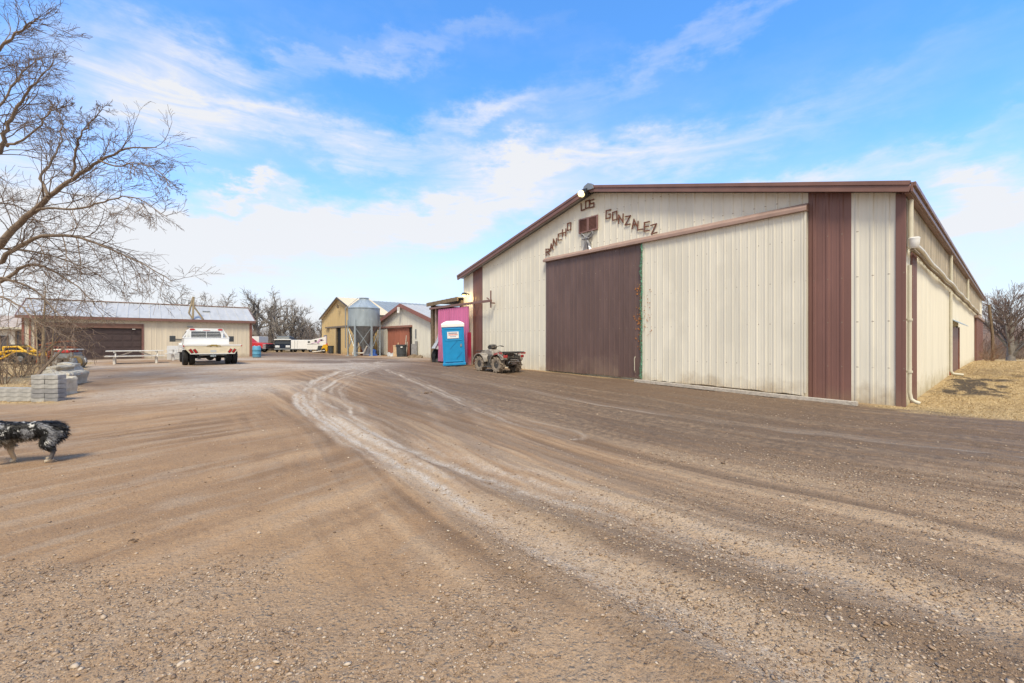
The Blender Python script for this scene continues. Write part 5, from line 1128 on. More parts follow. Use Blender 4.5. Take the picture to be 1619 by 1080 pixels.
for c in range(2):
    for r_ in range(6):
        x = pb.x - .343 * (2 - c) + random.uniform(-.006, .006); y = pb.y + random.uniform(-.006, .006); k = 1 if (r_ in (1, 2) or (r_, c) == (0, 1)) else 0
        put(k, x, y, pb.z - .02 + r_ * .118, rotb + random.uniform(-.015, .015), 'grey concrete block, %s of the %s column of the tall pile' % (ORD[r_], ('left', 'right')[c]), 'blocks of the tall two-column pile')
for c in range(5):
    for r_ in range(4):
        x = pb.x - .68 - .325 * (c + 1); y = pb.y + .02 + c * .015
        put(0, x + random.uniform(-.006, .006), y + random.uniform(-.006, .006), pb.z - .10 + r_ * .112, rotb + random.uniform(-.02, .02),
            'weathered block, %s in column %s left of the tall block pile' % (('bottom', 'second', 'third', 'top')[r_], ('one', 'two', 'three', 'four', 'five')[c]) if c < 3 else 'weathered concrete block in the low wall at the photo\'s left edge', 'blocks of the low wall')
def boulder(px, Y, sz, label, seed, rz=0, zoff=0, m=None):
    rr = random.Random(seed); bm = bmesh.new(); bmesh.ops.create_icosphere(bm, subdivisions=4, radius=1)
    ph = [rr.uniform(0, 6) for _ in range(6)]
    for v in bm.verts:
        c = v.co; f = 1 + .10 * math.sin(3 * c.x + ph[0]) + .09 * math.sin(4.1 * c.y + ph[1]) + .10 * math.sin(5 * c.z + ph[2]) + .04 * math.sin(11 * c.x + 7 * c.y + ph[3])
        c = Vector([math.copysign(abs(q) ** .38, q) for q in c]); f += .10 * (round(2.2 * math.sin(4 * c.x + ph[4]) + 1.7 * math.sin(5 * c.y + ph[5]) + 1.5 * math.sin(6 * c.z + ph[0])) / 3) + rr.uniform(-.012, .012); c = c * f * .9; v.co = (c.x * sz[0] / 2, c.y * sz[1] / 2, (c.z + .8) * sz[2] / 2)
    me = bpy.data.meshes.new('boulder'); bm.to_mesh(me); bm.free(); me.materials.append(m or LIME); o = bpy.data.objects.new('boulder', me); COL.objects.link(o)
    p = ground(px, Y); o.location = (p.x, p.y, p.z - .05 + zoff); o.rotation_euler = (0, R(rr.uniform(-5, 5)), rz); tag(o, label, 'boulder', 'limestone boulders edging the yard')
boulder(94, 12.0, (.42, .9, .60), 'large pale limestone boulder right behind the tall block pile', 1, .3)
boulder(100, 14.2, (.75, 1.3, .60), 'broad flat-topped limestone boulder, biggest in the row', 2, .5)
boulder(109, 17.2, (.6, 1.2, .58), 'limestone boulder in the row just before the junk', 3, .5)
boulder(92, 16.6, (.9, .9, .5), 'low limestone boulder on the grass side of the row', 4)
def clod(px, py, r, label, seed):
    rr = random.Random(seed); q = MB()
    for k in range(7):
        a, d = rr.uniform(0, 6.28), rr.uniform(0, 1) * r; s_ = r * rr.uniform(.25, .5); v = [Vector(o_) * s_ * rr.uniform(.8, 1.2) + Vector((math.cos(a) * d, math.sin(a) * d * .8, s_ * .25)) for o_ in OC]; q.add(v, [tuple(f_) for f_ in OF])
    u_ = unproj(px, py); o = q.build('dirt_clod', mat('dark_clod', (.13, .085, .055), .95, var=.4, scale=20), None, loc=(u_[0], u_[1], float(gz(*u_)))); tag(o, label, 'dirt clod')
clod(679, 623, .11, 'dark dirt clod on the lane between the bend in the tracks and the quad bike', 1)
clod(211, 856, .03, 'small dark clod lying alone on the smooth dirt below the dog', 2)
clod(1235, 622, .12, 'dark weedy clump at the foot of the cream sliding door', 3)
# junk: cooler, red lid, barrel, white pipe, small blocks
p = ground(108, 21.0); jk = thing('cooler', 'grey cooler with a bright red lid on the junk heap', 'cooler', (p.x, p.y, p.z + .45))
q = MB(); q.box(-.45, .45, -.25, .25, 0, .30); q.build('body', GALVD, jk, bevel=.03)
q = MB(); q.box(-.5, .5, -.28, .28, .42, .47); q.build('shelf', WHITEP, jk); q = MB(); q.box(-.22, .32, -.3, .2, .28, .42); q.build('lid', REDP, jk, bevel=.04)
p = ground(109, 21.2); q = MB(); q.box(-.55, -.1, -.3, .3, 0, .44); q.box(.0, .5, -.28, .3, 0, .43); tag(q.build('block_stack', BLOCK, None, loc=p, bevel=.02), 'grey stone stack under the red-lidded cooler', 'blocks')
p = ground(97, 21.4); q = MB(); q.box(-.35, .35, -.2, .2, .5, .58); q.box(-.35, -.2, -.2, .2, 0, .5); q.box(.2, .35, -.2, .2, 0, .5); tag(q.build('concrete_bench', BLOCK, None, loc=p, bevel=.02), 'small grey concrete bench left of the red-lidded cooler', 'bench')
p = ground(116, 20.6); q = MB(); q.lathe([(.0, -.03), (.16, -.03), (.2, .1), (.17, .35), (.12, .5), (0, .5)], 14); o = q.build('stone_pot', GALVD, None, loc=p, smooth=40); tag(o, 'grey pot between the cooler and the lying barrel', 'pot')
p = ground(122, 20.9); wbr = thing('wooden_barrel', 'brown half barrel lying on its side at the end of the junk row', 'barrel', (p.x, p.y, p.z + .30), R(30))
q = MB(); q.lathe([(.27, -.35), (.31, -.1), (.31, .1), (.27, .35)], 24, 'y'); q.build('body', mat('olive_barrel', (.24, .17, .08), .8, var=.3, scale=5), wbr, smooth=40)
q = MB(); 
for y in (-.2, .2): q.lathe([(.315, y - .02), (.32, y), (.315, y + .02)], 24, 'y')
q.build('hoop', GALVD, wbr)
p = ground(132, 21.0); q = MB(); q.tube([(p.x - .25, p.y, p.z + .04), (p.x - .05, p.y, p.z + .16), (p.x + .08, p.y, p.z + .32), (p.x + .02, p.y, p.z + .46)], .055, 8); tag(q.build('bent_pipe', WHITEP, None, smooth=50), 'short bent white pipe lying right of the brown barrel', 'pipe')
# rusty implement
p = ground(84, 24.0); ru = thing('rusty_implement', 'rust-red curved metal frame standing before the left end of the garage door', 'implement', p, R(20))
q = MB()
for k in range(6):
    x = -.5 + k * .2; q.tube([(x, -.4, 0), (x + .05, -.35, .6), (x + .15, .0, .95), (x + .2, .5, .85), (x + .25, .7, .1)], .035, 6)
for k in range(5): a = k * .42 + .3; q.tube([(-.55, -.42 + .25 * k, .2 + .85 * math.sin(min(a, 2.2)) * .9), (.8, -.42 + .25 * k, .2 + .85 * math.sin(min(a, 2.2)) * .9)], .025, 6)
q.tube([(-.5, -.2, 1.05), (.3, .0, 1.25), (1.0, .1, 1.28)], .045, 6); q.build('hoops', RUST, ru)
q = MB(); q.lathe([(0, -.3), (.32, -.28), (.36, 0), (.32, .28), (0, .3)], 16, 'x', (.1, .1, .40)); q.build('drum', mat('dark_rust', (.14, .045, .03), .9, var=.4), ru, smooth=50)
# yellow machine
p = ground(34, 23.6); ym = thing('yellow_buggy', 'yellow tube-framed buggy with black tyres parked on dry grass at the left edge', 'buggy', p, R(14))
q = MB(); T_ = lambda pts, r=.05: q.tube(pts, r, 8)
for y in (-.35, .35):
    T_([(-1.7, y, .45), (-.9, y, .62), (-.2, y, .75), (.4, y, .7)], .06); T_([(-.55, y, .95), (.1, y, .98), (.55, y, .62)], .055); T_([(-1.5, y, .22), (-.6, y, .35), (.0, y, .72)], .05); T_([(-.55, y, .95), (-.5, y, .5)], .045); T_([(.5, y, .62), (.95, y, .48), (1.25, y * .6, .62)], .05)
for x, z in ((-1.6, .45), (-.55, .95), (.1, .98), (.5, .62), (-.6, .35)): T_([(x, -.35, z), (x, .35, z)], .04)
q.build('tube_frame', YELLOW, ym, smooth=50)
q = MB(); q.box(-1.3, .0, -.34, .34, .18, .32); q.box(-.3, .2, -.25, .25, .36, .68); q.prism([(-.62, .35), (-.2, .4), (-.4, .9), (-.65, .9)], 'y', -.22, .22); q.build('seat_and_engine', BLACK, ym, bevel=.03)
for x, y, r_ in ((.35, -.5, .34), (.35, .5, .34), (-1.55, -.5, .28), (-1.55, .5, .28)): wheel(ym, 'wheel', (x, y, r_), r_, .24, .14, RUBBER, GALVD, 'y')
p2 = ground(26, 26.5); q = MB(); 
for k in range(3): q.lathe([(.2, -.09), (.36, -.1), (.40, 0), (.36, .1), (.2, .09)], 20, 'z', (.06 * k, 0, .12 + .2 * k + .45), closed=True)
q.box(-.35, .4, -.35, .35, 0, .48); tag(q.build('tyre_stack', RUBBER, None, loc=p2, smooth=40), 'stack of black tyres behind the yellow buggy', 'tyres')
# white garden ornament at the right edge
p = (unproj(1643, 598)); zz = float(gz(*p)); wo_ = thing('white_chair', 'white garden chair with its flat white foot plate at the right edge', 'garden chair', (p[0], p[1], zz), R(-20)); wo_.scale = (.85, .7, .82)
q = MB(); q.box(-.32, -.24, -.25, .3, .0, .95); q.prism([(-.3, .55), (.3, .5), (.3, .95), (.1, 1.02), (-.3, 1.05)], 'x', -.34, -.26); q.build('side_panel', WHITE, wo_, bevel=.03)
q = MB(); q.box(-.24, .35, -.22, .25, .42, .48); q.prism([(.2, .45), (.28, .45), (.38, 1.1), (.30, 1.1)], 'x', -.24, .35); q.build('seat', WHITE, wo_, bevel=.02)
q = MB(); q.prism([(-.52, -.25), (.4, -.40), (.5, .2), (-.3, .15)], 'z', .02, .07); 
q.build('foot_plate', WHITE, wo_, bevel=.015)
q = MB(); q.box(.28, .36, -.25, .3, 0, .95); q.build('leg', WHITE, wo_, bevel=.02)
# ------------------------------------------------------------------ bare trees
class TB_:
    def __init__(s, seed): s.r = random.Random(seed); s.big = MB(); s.small = MB(); s.n = 0
    def grow(s, p, d, L, r, lvl, P):
        rr = s.r; nseg = P['seg'][min(lvl, len(P['seg']) - 1)]; pts = [p.copy()]; d = d.normalized(); rs = [r]; end = r * P['taper']
        for i in range(nseg):
            d = (d + Vector((rr.gauss(0, 1), rr.gauss(0, 1), rr.gauss(0, 1))) * P['wob'] + Vector((0, 0, P['up'][min(lvl, len(P['up']) - 1)]))).normalized()
            p = p + d * (L / nseg); pts.append(p.copy()); rs.append(r + (end - r) * (i + 1) / nseg)
        (s.big if lvl <= P['trunklvl'] else s.small).tube(pts, [max(x, P['rmin']) for x in rs], 7 if r > .06 else (5 if r > .02 else 3), cap=(r > .05)); s.n += 1
        s.kids(pts, rs, lvl, L, P)
    def kids(s, pts, rs, lvl, L, P, first=.3):
        if lvl >= P['max']: return
        rr = s.r; n = P['kids'][min(lvl, len(P['kids']) - 1)]
        for k in range(n):
            f = first + (1 - first) * (k + rr.random() * .8) / n if k < n - 1 else 1.0
            x = f * (len(pts) - 1); i = min(int(x), len(pts) - 2); q = pts[i].lerp(pts[i + 1], x - i); dd = (pts[i + 1] - pts[i]).normalized()
            ang_ = P['ang'] * rr.uniform(.6, 1.25) * (.45 if k == n - 1 else 1); ax = dd.orthogonal().normalized(); ax.rotate(Matrix.Rotation(rr.uniform(0, 6.283), 3, dd)) if False else None
            ax = Matrix.Rotation(rr.uniform(0, 6.283), 3, dd) @ dd.orthogonal().normalized(); nd = Matrix.Rotation(ang_, 3, ax) @ dd
            nd = (nd + Vector(P.get('pull', (0, 0, 0)))).normalized()
            rk = rs[i] + (rs[i + 1] - rs[i]) * (x - i)
            s.grow(q, nd, L * P['len'] * rr.uniform(.75, 1.2) * (1.05 - .35 * f), rk * P['rat'] * rr.uniform(.85, 1.05), lvl + 1, P)
    def finish(s, name, label, cat, loc, barkm, twigm, group=None):
        t = thing(name, label, cat, loc, 0, group); s.big.build('trunk', barkm, t, smooth=60, fix=False); s.small.build('crown', twigm, t, fix=False); return t
# the large maple at the left; its trunk is outside the picture, its limbs reach in
BY = 14.0; base = Vector(((-120 - CX) / F * BY, BY, 0)); base.z = float(gz(base.x, base.y))
bt = TB_(11)
def lim(pxs, y0, y1): n_ = len(pxs); pxs = [(a * .87 if a > 0 else a, b) for a, b in pxs]; return [Vector(((a - CX) / F * (y0 + (y1 - y0) * i / (n_ - 1)), y0 + (y1 - y0) * i / (n_ - 1), height(b, y0 + (y1 - y0) * i / (n_ - 1)))) - base for i, (a, b) in enumerate(pxs)]
def spl(pts, n_=4):
    P = [2 * pts[0] - pts[1]] + pts + [2 * pts[-1] - pts[-2]]; out = []
    for i in range(1, len(P) - 2):
        for k in range(n_):
            t = k / n_; a, b, c, d = P[i - 1:i + 3]; out.append(.5 * (2 * b + (c - a) * t + (2 * a - 5 * b + 4 * c - d) * t * t + (3 * b - a - 3 * c + d) * t ** 3))
    out.append(P[-2]); return [q + Vector((random.gauss(0, .012), random.gauss(0, .03), random.gauss(0, .012))) for q in out]
PM = dict(seg=[6, 6, 5, 5, 4, 3], wob=.17, up=[.03, .02, .0, -.01, -.02, -.03], taper=.45, trunklvl=1, rmin=.0042, kids=[9, 7, 6, 4, 3], ang=R(42), len=.56, rat=.62, max=4, pull=(.06, 0, 0))
bt.big.tube([Vector((0, 0, -.3)), Vector((0, 0, 1.0)), Vector((.1, .1, 2.6)), Vector((.1, .1, 4.6)), Vector((-.2, .2, 7.5)), Vector((-.1, 0, 10.5))], [.62, .48, .42, .36, .26, .10], 14)
limbs = [([(-116, 560), (-60, 440), (0, 388), (48, 342), (90, 312), (132, 282), (182, 254), (232, 236), (285, 232)], 14, 12.6, .17, .015, 7),
         ([(-116, 545), (-50, 455), (0, 412), (50, 382), (105, 371), (160, 380), (212, 398), (262, 418), (312, 445)], 14, 13.2, .12, .012, 7),
         ([(-116, 560), (-60, 480), (0, 446), (45, 420), (80, 422), (115, 438), (150, 460), (180, 492)], 14, 13.6, .10, .010, 5),
         ([(-118, 420), (-60, 320), (-20, 262), (4, 232), (14, 195), (38, 160), (64, 130), (98, 102)], 14, 13.4, .14, .012, 7),
         ([(52, 336), (95, 328), (145, 330), (200, 316), (250, 314), (305, 345)], 13.45, 12.2, .055, .010, 6),
         ([(88, 310), (76, 284), (94, 256), (108, 226), (112, 192), (100, 165)], 13.2, 13.8, .055, .010, 5),
         ([(134, 280), (138, 246), (148, 214), (168, 190), (186, 168)], 12.9, 12.2, .050, .010, 5),
         ([(-116, 440), (-70, 360), (-30, 330), (10, 322), (50, 334), (92, 372)], 14, 14.8, .06, .010, 5),
         ([(10, 230), (40, 222), (75, 196), (100, 172), (130, 168)], 13.6, 13.0, .05, .010, 5),
         ([(-118, 300), (-70, 180), (-30, 110), (10, 70), (45, 40), (75, 30)], 14, 13.0, .10, .012, 7),
         ([(-118, 330), (-60, 240), (-20, 190), (15, 150), (50, 105), (85, 88)], 14, 15.4, .09, .012, 7),
         ([(180, 254), (210, 262), (250, 258), (290, 272), (312, 300)], 12.75, 12.0, .035, .008, 5),
         ([(-116, 520), (-60, 470), (-10, 440), (40, 448), (80, 470), (110, 500), (150, 520)], 14, 12.4, .07, .008, 5),
         ([(-116, 540), (-50, 400), (20, 395), (70, 400), (120, 412), (170, 430), (215, 455)], 14, 15.2, .07, .008, 6),
         ([(-118, 520), (-40, 465), (30, 480), (60, 505), (95, 520), (140, 545)], 14, 11.8, .05, .006, 4)]
for pxs, y0, y1, r0, r1, nk in limbs:
    P = spl(lim(pxs, y0, y1)); m_ = len(P); rs = [r0 + (r1 - r0) * (i / (m_ - 1)) ** .8 for i in range(m_)]
    rs = [x * .82 for x in rs]; bt.big.tube(P, rs, 8); L_ = sum((P[i + 1] - P[i]).length for i in range(m_ - 1))
    P2 = dict(PM, kids=[nk + 4, 6, 6, 4, 3]); k0 = int(m_ * .30)
    NK = int(nk * 4.4)
    for k in range(NK):
        f = .28 + .72 * (k + random.random() * .8) / NK; x = f * (m_ - 1); i = min(int(x), m_ - 2); q0 = P[i].lerp(P[i + 1], x - i); dd = (P[i + 1] - P[i]).normalized()
        ax = Matrix.Rotation(random.uniform(0, 6.283), 3, dd) @ dd.orthogonal().normalized(); nd = Matrix.Rotation(R(random.uniform(25, 60)), 3, ax) @ dd; nd.y *= .8
        rk = max(.010, rs[i] * .45); bt.grow(q0, nd, min(2.3, L_ * random.uniform(.13, .26)) * (1.2 - .76 * f), min(rk, .018), 2, P2)
bt.finish('maple_tree', 'large bare tree reaching in from the left edge over the garage', 'tree', base, BARK, mat('brown_twigs', (.185, .135, .10), .9, var=.3))
# oaks behind the yard
PO = dict(seg=[6, 6, 5, 4, 4], wob=.24, up=[.06, .06, .05, .03, .02], taper=.5, trunklvl=2, rmin=.018, kids=[10, 7, 5, 3], ang=R(44), len=.66, rat=.62, max=3)
def oak(px, Y, ztop, seed, r, label, name='oak_tree', P=PO, lean=(0, 0), sc=.5, barkm=None, twigm=None, group='bare trees behind the yard'):
    p = ground(px, Y); H = height(ztop, Y) - p.z; t = TB_(seed)
    tr_ = [Vector((0, 0, -.3)), Vector((lean[0] * .1, 0, H * .10)), Vector((lean[0] * .3, lean[1] * .2, H * .24)), Vector((lean[0] * .55, lean[1] * .5, H * .40)), Vector((lean[0] * .8, lean[1] * .8, H * .58)), Vector((lean[0], lean[1], H * .74))]
    rs = [r * 1.5, r * 1.05, r * .9, r * .75, r * .5, r * .28]; t.big.tube(tr_, rs, 10); t.kids(tr_, rs, 0, H * sc, P, first=P.get('first', .40)); return t.finish(name, label, 'tree', p, barkm or BARKG, twigm or mat('grey_twigs_far', (.27, .24, .215), .9, var=.3, scale=3), group)
oak(408, 58, 461, 21, .42, 'tall bare forking tree, nearest to the right end of the garage', lean=(-.5, 0), sc=.56)
oak(424, 60, 462, 22, .36, 'bare tree behind the gap between red pickup and motorhome', lean=(.8, 0), sc=.55)
oak(459, 56, 478, 23, .42, 'bare tree leaning left behind the navy motorhome', lean=(-2.6, 0), sc=.52)
oak(463, 57, 480, 24, .38, 'crooked bare tree rising right of the motorhome', sc=.52)
oak(479, 60, 486, 25, .28, 'bare tree with twisted limbs above the white box trailer', sc=.55)
oak(505, 62, 490, 26, .26, 'thin bare tree beside the left edge of the tan barn', sc=.5, lean=(.8, 0))
oak(326, 52, 462, 27, .22, 'bare tree behind the garage roof near the wooden frame', sc=.5)
oak(296, 56, 458, 28, .22, 'bare tree behind the garage, left of the wooden frame', sc=.5, lean=(-1.5, 0))
oak(375, 58, 466, 29, .24, 'bare tree rising behind the right half of the garage roof', sc=.5, lean=(-1.5, 0))
# vase-shaped tree at the right
PV = dict(seg=[7, 6, 5, 4], wob=.10, up=[.07, .06, .05, .03], taper=.35, trunklvl=1, rmin=.014, kids=[20, 10, 8, 5], ang=R(36), len=.62, rat=.52, max=3, first=.06)
TWV = mat('pinkish_grey_twigs', (.185, .135, .115), .9, var=.3)
oak(1598, 46, 466, 41, .30, 'wide bare vase-shaped tree standing beyond the lawn at the right', 'maple_tree', P=PV, sc=.80, barkm=BARKG, twigm=TWV, group=None)
# small tree behind the blocks
p = ground(68, 18.2); t = TB_(51); H = height(452, 18.2) - p.z
PS = dict(seg=[5, 5, 4, 4], wob=.16, up=[.05, .03, .01, 0], taper=.4, trunklvl=1, rmin=.004, kids=[8, 6, 5, 3], ang=R(44), len=.56, rat=.5, max=3)
for (x, y, r_, tops) in ((0, 0, .07, (.1, 0)), (-.25, .1, .03, (-.9, .3)), (.2, .1, .03, (.7, -.2))):
    P = [Vector((x, y, -.2)), Vector((x + tops[0] * .1, y, H * .2)), Vector((x + tops[0] * .3, y + tops[1] * .4, H * .45)), Vector((x + tops[0] * .6, y + tops[1], H * .7)), Vector((x + tops[0], y + tops[1], H))]; rs = [r_ * 1.2, r_, r_ * .8, r_ * .5, r_ * .2]
    t.big.tube(P, rs, 8); t.kids(P, rs, 0, H * .55, PS, first=.25)
t.finish('small_tree', 'small bare tree with tan trunk growing behind the tall block pile', 'tree', p, BARKT, mat('tan_twigs', (.27, .20, .14), .9, var=.3))
q = MB(); p = ground(43, 14.0); q.tube([p - Vector((0, 0, .1)), p + Vector((.15, .3, .5)), p + Vector((.6, .6, 1.25))], [.06, .05, .03], 7); tag(q.build('dead_branch', BARK, None), 'dark dead stem leaning behind the low block wall', 'branch')
# thin scrub at the left edge and beside the barn's far end
def scrub(px, Y, H, n_, seed, label, m, spread=.5, grp=None):
    p = ground(px, Y); t = TB_(seed); PB = dict(seg=[4, 4, 3], wob=.15, up=[.05, .03, 0], taper=.4, trunklvl=0, rmin=.005, kids=[5, 4, 2], ang=R(36), len=.5, rat=.6, max=2)
    for k in range(n_):
        a = t.r.uniform(0, 6.283); d = Vector((math.cos(a) * spread, math.sin(a) * spread, 1)); t.grow(Vector((math.cos(a) * .1, math.sin(a) * .1, -.05)), d, H * t.r.uniform(.6, 1), .018, 0, PB)
    return t.finish('bare_shrub', label, 'shrub', p, m, m, grp)
TWG = mat('tan_scrub', (.27, .20, .14), .9, var=.3)
scrub(6, 14.5, 1.1, 9, 61, 'sparse bare shrub on the dry grass at the left edge', TWG)
scrub(30, 16.5, 1.2, 10, 64, 'bare tan shrub in front of the yellow buggy', TWG, .7)
scrub(52, 17.5, 1.0, 11, 65, 'bare tan shrub between yellow buggy and the small tree trunk', TWG, .8)
scrub(86, 18.5, .9, 12, 66, 'tangled bare shrub behind the limestone boulders, right of the small tree', TWG, .9)
scrub(1561, 31.5, 1.7, 12, 62, 'bare reddish shrub by the leaning post at the barn end', TWIGR, .55)
scrub(1565, 27.5, .8, 14, 63, 'low tangled reddish shrub on the lawn beside the barn', TWIGR, .9)
# far brush: two masses that nobody could count
def brush(name, label, x0, x1, y0, y1, n_, h0, h1, m, seed):
    rs_ = np.random.default_rng(seed); X = rs_.uniform(x0, x1, n_); Y = rs_.uniform(y0, y1, n_); Z = gz(X, Y) - .1; H = rs_.uniform(h0, h1, n_) * (.65 + .7 * vnoise(X * .35, Y * .1, 7)); A = rs_.uniform(0, 6.283, n_); LN = rs_.normal(0, .32, (n_, 2)) * H[:, None]; wd_ = rs_.uniform(.012, .045, n_)
    zs_ = Z + np.where(rs_.random(n_) < .5, 0, rs_.uniform(0, .6, n_) * H); X2, Y2 = X + LN[:, 0], Y + LN[:, 1]
    c, s = np.cos(A) * wd_, np.sin(A) * wd_; B = [np.stack([X + c, Y + s, zs_], 1), np.stack([X - c * .5 - s * .8, Y - s * .5 + c * .8, zs_], 1), np.stack([X - c * .5 + s * .8, Y - s * .5 - c * .8, zs_], 1), np.stack([X2, Y2, Z + H], 1)]
    v = np.stack(B, 1).reshape(-1, 3); k = 4 * np.arange(n_)[:, None, None]; f = (np.array([(0, 1, 3), (1, 2, 3), (2, 0, 3)])[None] + k).reshape(-1, 3)
    me_ = fast_mesh(name, v, f, 3); me_.materials.append(m); o = bpy.data.objects.new(name, me_); COL.objects.link(o); tag(o, label, 'brush', kind='stuff')
brush('brush', 'grey brown leafless brush behind the parked trailers and garage', -46, -16, 56, 68, 7000, 1.2, 4.2, TWIGB, 3)
brush('brush', 'pinkish brown leafless brush beyond the lawn at the right', 44, 110, 56, 84, 15000, 2.0, 6.5, mat('pink_brown_brush', (.22, .155, .135), .95, var=.4, scale=.3), 4)
brush('brush', 'low brown undergrowth along the far lawn edge', 44, 110, 52, 60, 5000, .5, 2.0, mat('dark_brush', (.16, .115, .085), .95, var=.4, scale=.3), 5)
brush('brush', 'grey leafless brush behind the house at the far left', -75, -42, 48, 62, 5000, 1.5, 5.0, TWIGB, 6)
# evergreen by the trailers
p = ground(493, 66); ev = thing('evergreen_tree', 'dark small evergreen behind the white trailers', 'tree', p); q = MB()
for k in range(900):
    h = random.random() ** .8; a = random.uniform(0, 6.283); r_ = (1 - h) * 1.6 * random.uniform(.3, 1); c = Vector((math.cos(a) * r_, math.sin(a) * r_, .6 + h * 2.6)); d = Vector((math.cos(a), math.sin(a), random.uniform(-.3, .5))) * .35; n_ = Vector((-math.sin(a), math.cos(a), .3)) * .10
    q.add([c - n_, c + n_, c + d], [(0, 1, 2)])
q.build('crown', GREENP, ev, fix=False); q = MB(); q.tube([(0, 0, -.2), (0, 0, 3)], [.1, .03], 6); q.build('trunk', BARK, ev)
# ------------------------------------------------------------------ dog
fw = Vector((-.93, -.36)); fw.normalize(); doz = unproj(84, 731)
dg = thing('dog', 'black and white long-haired dog with bobbed tail walking out of the left edge', 'dog', (doz[0] - .07, doz[1] + .04, float(gz(*doz))), math.atan2(fw.y, fw.x))
nodes = {'pel': (0, 0, .425, .088, .105), 'mid': (.20, 0, .405, .095, .112), 'rib': (.38, 0, .40, .105, .128), 'chest': (.50, 0, .41, .098, .118), 'nk0': (.60, 0, .49, .075, .082), 'nk1': (.67, 0, .57, .066, .07), 'skull': (.75, 0, .61, .068, .068), 'stop': (.81, 0, .595, .045, .045), 'muz': (.88, 0, .575, .034, .032), 'tip': (.925, 0, .57, .024, .022),
         'rump': (-.07, 0, .415, .075, .085), 'tail': (-.12, 0, .44, .03, .03)}
edges = [('pel', 'mid'), ('mid', 'rib'), ('rib', 'chest'), ('chest', 'nk0'), ('nk0', 'nk1'), ('nk1', 'skull'), ('skull', 'stop'), ('stop', 'muz'), ('muz', 'tip'), ('pel', 'rump'), ('rump', 'tail')]
for sd_, s in (('l', 1), ('r', -1)):
    st = 0.0 if s > 0 else .07; nodes.update({'hip' + sd_: (-.02 + st * .2, s * .075, .34, .07, .085), 'kn' + sd_: (.045 + st * .6, s * .085, .235, .042, .05), 'hk' + sd_: (-.065 + st, s * .085, .135, .023, .025), 'pas' + sd_: (-.035 + st, s * .085, .045, .022, .022), 'toe' + sd_: (.02 + st, s * .085, .02, .024, .017)})
    edges += [('pel', 'hip' + sd_), ('hip' + sd_, 'kn' + sd_), ('kn' + sd_, 'hk' + sd_), ('hk' + sd_, 'pas' + sd_), ('pas' + sd_, 'toe' + sd_)]
    f_ = .08 if s > 0 else -.14
    nodes.update({'sh' + sd_: (.49, s * .075, .33, .06, .075), 'el' + sd_: (.47 + f_ * .3, s * .08, .235, .036, .042), 'wr' + sd_: (.52 + f_ * .8, s * .08, .12, .024, .026), 'fp' + sd_: (.52 + f_ * 1.05, s * .08, .04, .023, .022), 'ft' + sd_: (.57 + f_ * 1.05, s * .08, .02, .025, .017)})
    edges += [('chest', 'sh' + sd_), ('sh' + sd_, 'el' + sd_), ('el' + sd_, 'wr' + sd_), ('wr' + sd_, 'fp' + sd_), ('fp' + sd_, 'ft' + sd_)]
ks = list(nodes); me_ = bpy.data.meshes.new('body'); me_.from_pydata([nodes[k][:3] for k in ks], [(ks.index(a), ks.index(b)) for a, b in edges], [])
tmp = bpy.data.objects.new('body', me_); COL.objects.link(tmp); tmp.modifiers.new('skin', 'SKIN')
for i, k in enumerate(ks): sv = me_.skin_vertices[0].data[i]; sv.radius = nodes[k][3:5]; sv.use_root = (k == 'pel')
tmp.modifiers.new('sub', 'SUBSURF').levels = 2; tmp.modifiers['sub'].render_levels = 2
bpy.context.view_layer.update(); dgm = bpy.data.meshes.new_from_object(tmp.evaluated_get(bpy.context.evaluated_depsgraph_get())); bpy.data.objects.remove(tmp)
dgm.name = 'body'; dgm.shade_smooth(); dgm.materials.clear()
dm = bpy.data.materials.new('merle_coat'); dm.use_nodes = True; TD = dm.node_tree; ND, LD = TD.nodes, TD.links; bsd = ND['Principled BSDF']; bsd.inputs['Roughness'].default_value = .55; bsd.inputs['Specular IOR Level'].default_value = .3
tcd = ND.new('ShaderNodeTexCoord'); spd = ND.new('ShaderNodeSeparateXYZ'); LD.new(tcd.outputs['Object'], spd.inputs[0])
def dn(sc, off): 
    mp_ = ND.new('ShaderNodeMapping'); mp_.inputs['Location'].default_value = off; LD.new(tcd.outputs['Object'], mp_.inputs[0]); n_ = ND.new('ShaderNodeTexNoise'); n_.inputs['Scale'].default_value = sc; n_.inputs['Detail'].default_value = 3; LD.new(mp_.outputs[0], n_.inputs['Vector']); return n_.outputs[0]
def dr_(v, a, b):
    n_ = ND.new('ShaderNodeMapRange'); LD.new(v, n_.inputs[0]); n_.inputs[1].default_value = a; n_.inputs[2].default_value = b; return n_.outputs[0]
def dmix(f, a, b):
    n_ = ND.new('ShaderNodeMix'); n_.data_type = 'RGBA'
    for k, v in ((0, f), (6, a), (7, b)):
        if isinstance(v, tuple): n_.inputs[k].default_value = (*v, 1)
        else: LD.new(v, n_.inputs[k])
    return n_.outputs[2]
def dmul(a, b, op='MULTIPLY'):
    n_ = ND.new('ShaderNodeMath'); n_.operation = op; n_.use_clamp = True
    for i, v in enumerate((a, b)):
        if isinstance(v, float): n_.inputs[i].default_value = v
        else: LD.new(v, n_.inputs[i])
    return n_.outputs[0]
cd_ = dmix(dr_(dn(8, (3, 1, 5)), .53, .58), (.012, .011, .011), (.22, .22, .235))
cd_ = dmix(dr_(dn(11, (0, 4, 2)), .60, .64), cd_, (.55, .54, .52))
belly = dmul(dr_(spd.outputs[2], .33, .25), dr_(spd.outputs[0], .02, .14)); cd_ = dmix(belly, cd_, (.42, .36, .28))
legs = dmul(dr_(spd.outputs[2], .20, .12), dr_(spd.outputs[0], .25, .35)); cd_ = dmix(legs, cd_, (.50, .37, .24))
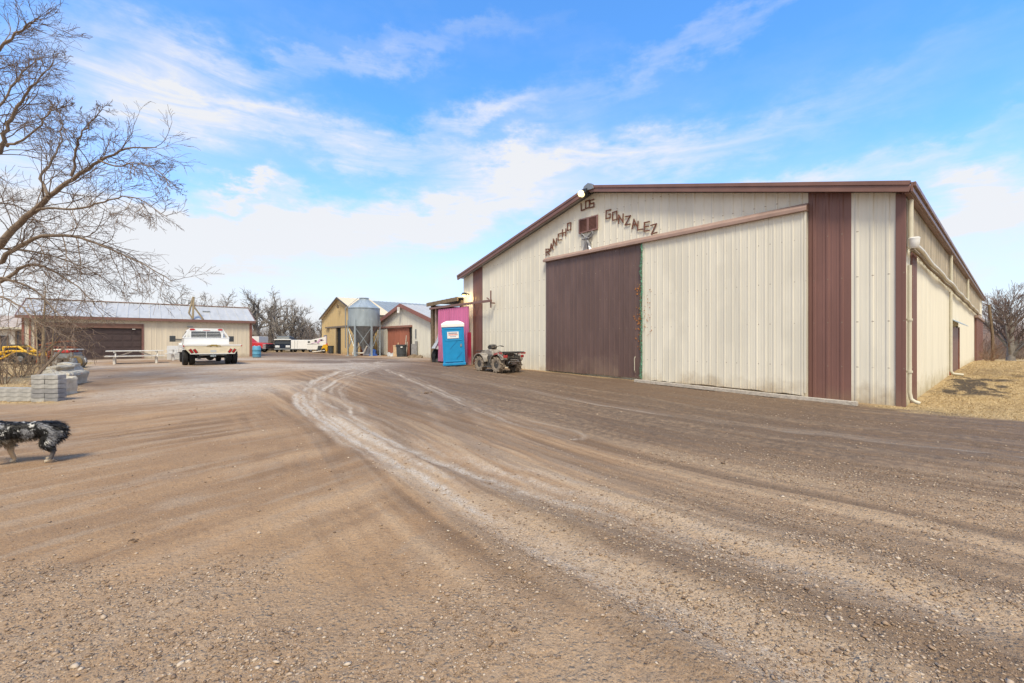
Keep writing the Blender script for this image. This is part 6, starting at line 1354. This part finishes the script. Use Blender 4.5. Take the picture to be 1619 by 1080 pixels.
shank = dmul(dr_(spd.outputs[2], .16, .10), dr_(spd.outputs[0], .25, .2)); cd_ = dmix(shank, cd_, (.13, .12, .12))
paws = dr_(spd.outputs[2], .055, .03); cd_ = dmix(paws, cd_, (.60, .52, .40))
chest_ = dmul(dr_(spd.outputs[0], .46, .54), dr_(spd.outputs[2], .50, .42)); cd_ = dmix(chest_, cd_, (.66, .62, .55))
LD.new(cd_, bsd.inputs['Base Color']); dgm.materials.append(dm); dbo = bpy.data.objects.new('body', dgm); COL.objects.link(dbo); dbo.parent = dg
hv = MB(); rh = random.Random(5); polys = [p_ for p_ in dgm.polygons]; wts = [p_.area * (1.5 if .16 < p_.center.z else .25) for p_ in polys]
for p_ in rh.choices(polys, wts, k=9000):
    vs = [dgm.vertices[i].co for i in p_.vertices]; w_ = [rh.random() for _ in vs]; tot = sum(w_); c = sum((v * (k / tot) for v, k in zip(vs, w_)), Vector()); n_ = p_.normal
    if c.x > .72: continue
    up_ = c.z > .2; L_ = (rh.uniform(.03, .065) if up_ else rh.uniform(.008, .016)) * (1.5 if (c.x < .03 and up_) else 1)
    d = (n_ * rh.uniform(.25, .6) + Vector((-.75, 0, -.55)) + Vector((rh.gauss(0, .2), rh.gauss(0, .2), rh.gauss(0, .2)))).normalized(); a = d.cross(n_ + Vector((.01, .02, .03))).normalized() * rh.uniform(.002, .0045)
    m1 = c + d * L_ * .55 + n_ * .004; e_ = c + d * L_ - Vector((0, 0, L_ * .12)); hv.add([c - a, c + a, m1 + a * .8, m1 - a * .8, e_], [(0, 1, 2, 3), (3, 2, 4)])
hv.build('fur', dm, dg, fix=False)
for s in (-1, 1):
    q = MB(); q.add([(.74, s * .05, .665), (.79, s * .06, .655), (.775, s * .095, .59), (.735, s * .085, .61), (.74, s * .045, .655), (.79, s * .05, .645), (.775, s * .083, .588), (.735, s * .073, .605)], [(0, 1, 2, 3), (7, 6, 5, 4), (0, 4, 5, 1), (1, 5, 6, 2), (2, 6, 7, 3), (3, 7, 4, 0)]); q.build('ear', dm, dg, bevel=.006)
    q = MB(); q.lathe([(0, -.009), (.007, -.005), (.009, 0), (.007, .005), (0, .009)], 10, 'x', (.828, s * .034, .615)); q.build('eye', GLASS, dg, smooth=80)
q = MB(); q.lathe([(0, -.014), (.012, -.01), (.017, 0), (.012, .01), (0, .014)], 12, 'x', (.945, 0, .575)); q.build('nose', BLACK, dg, smooth=80)
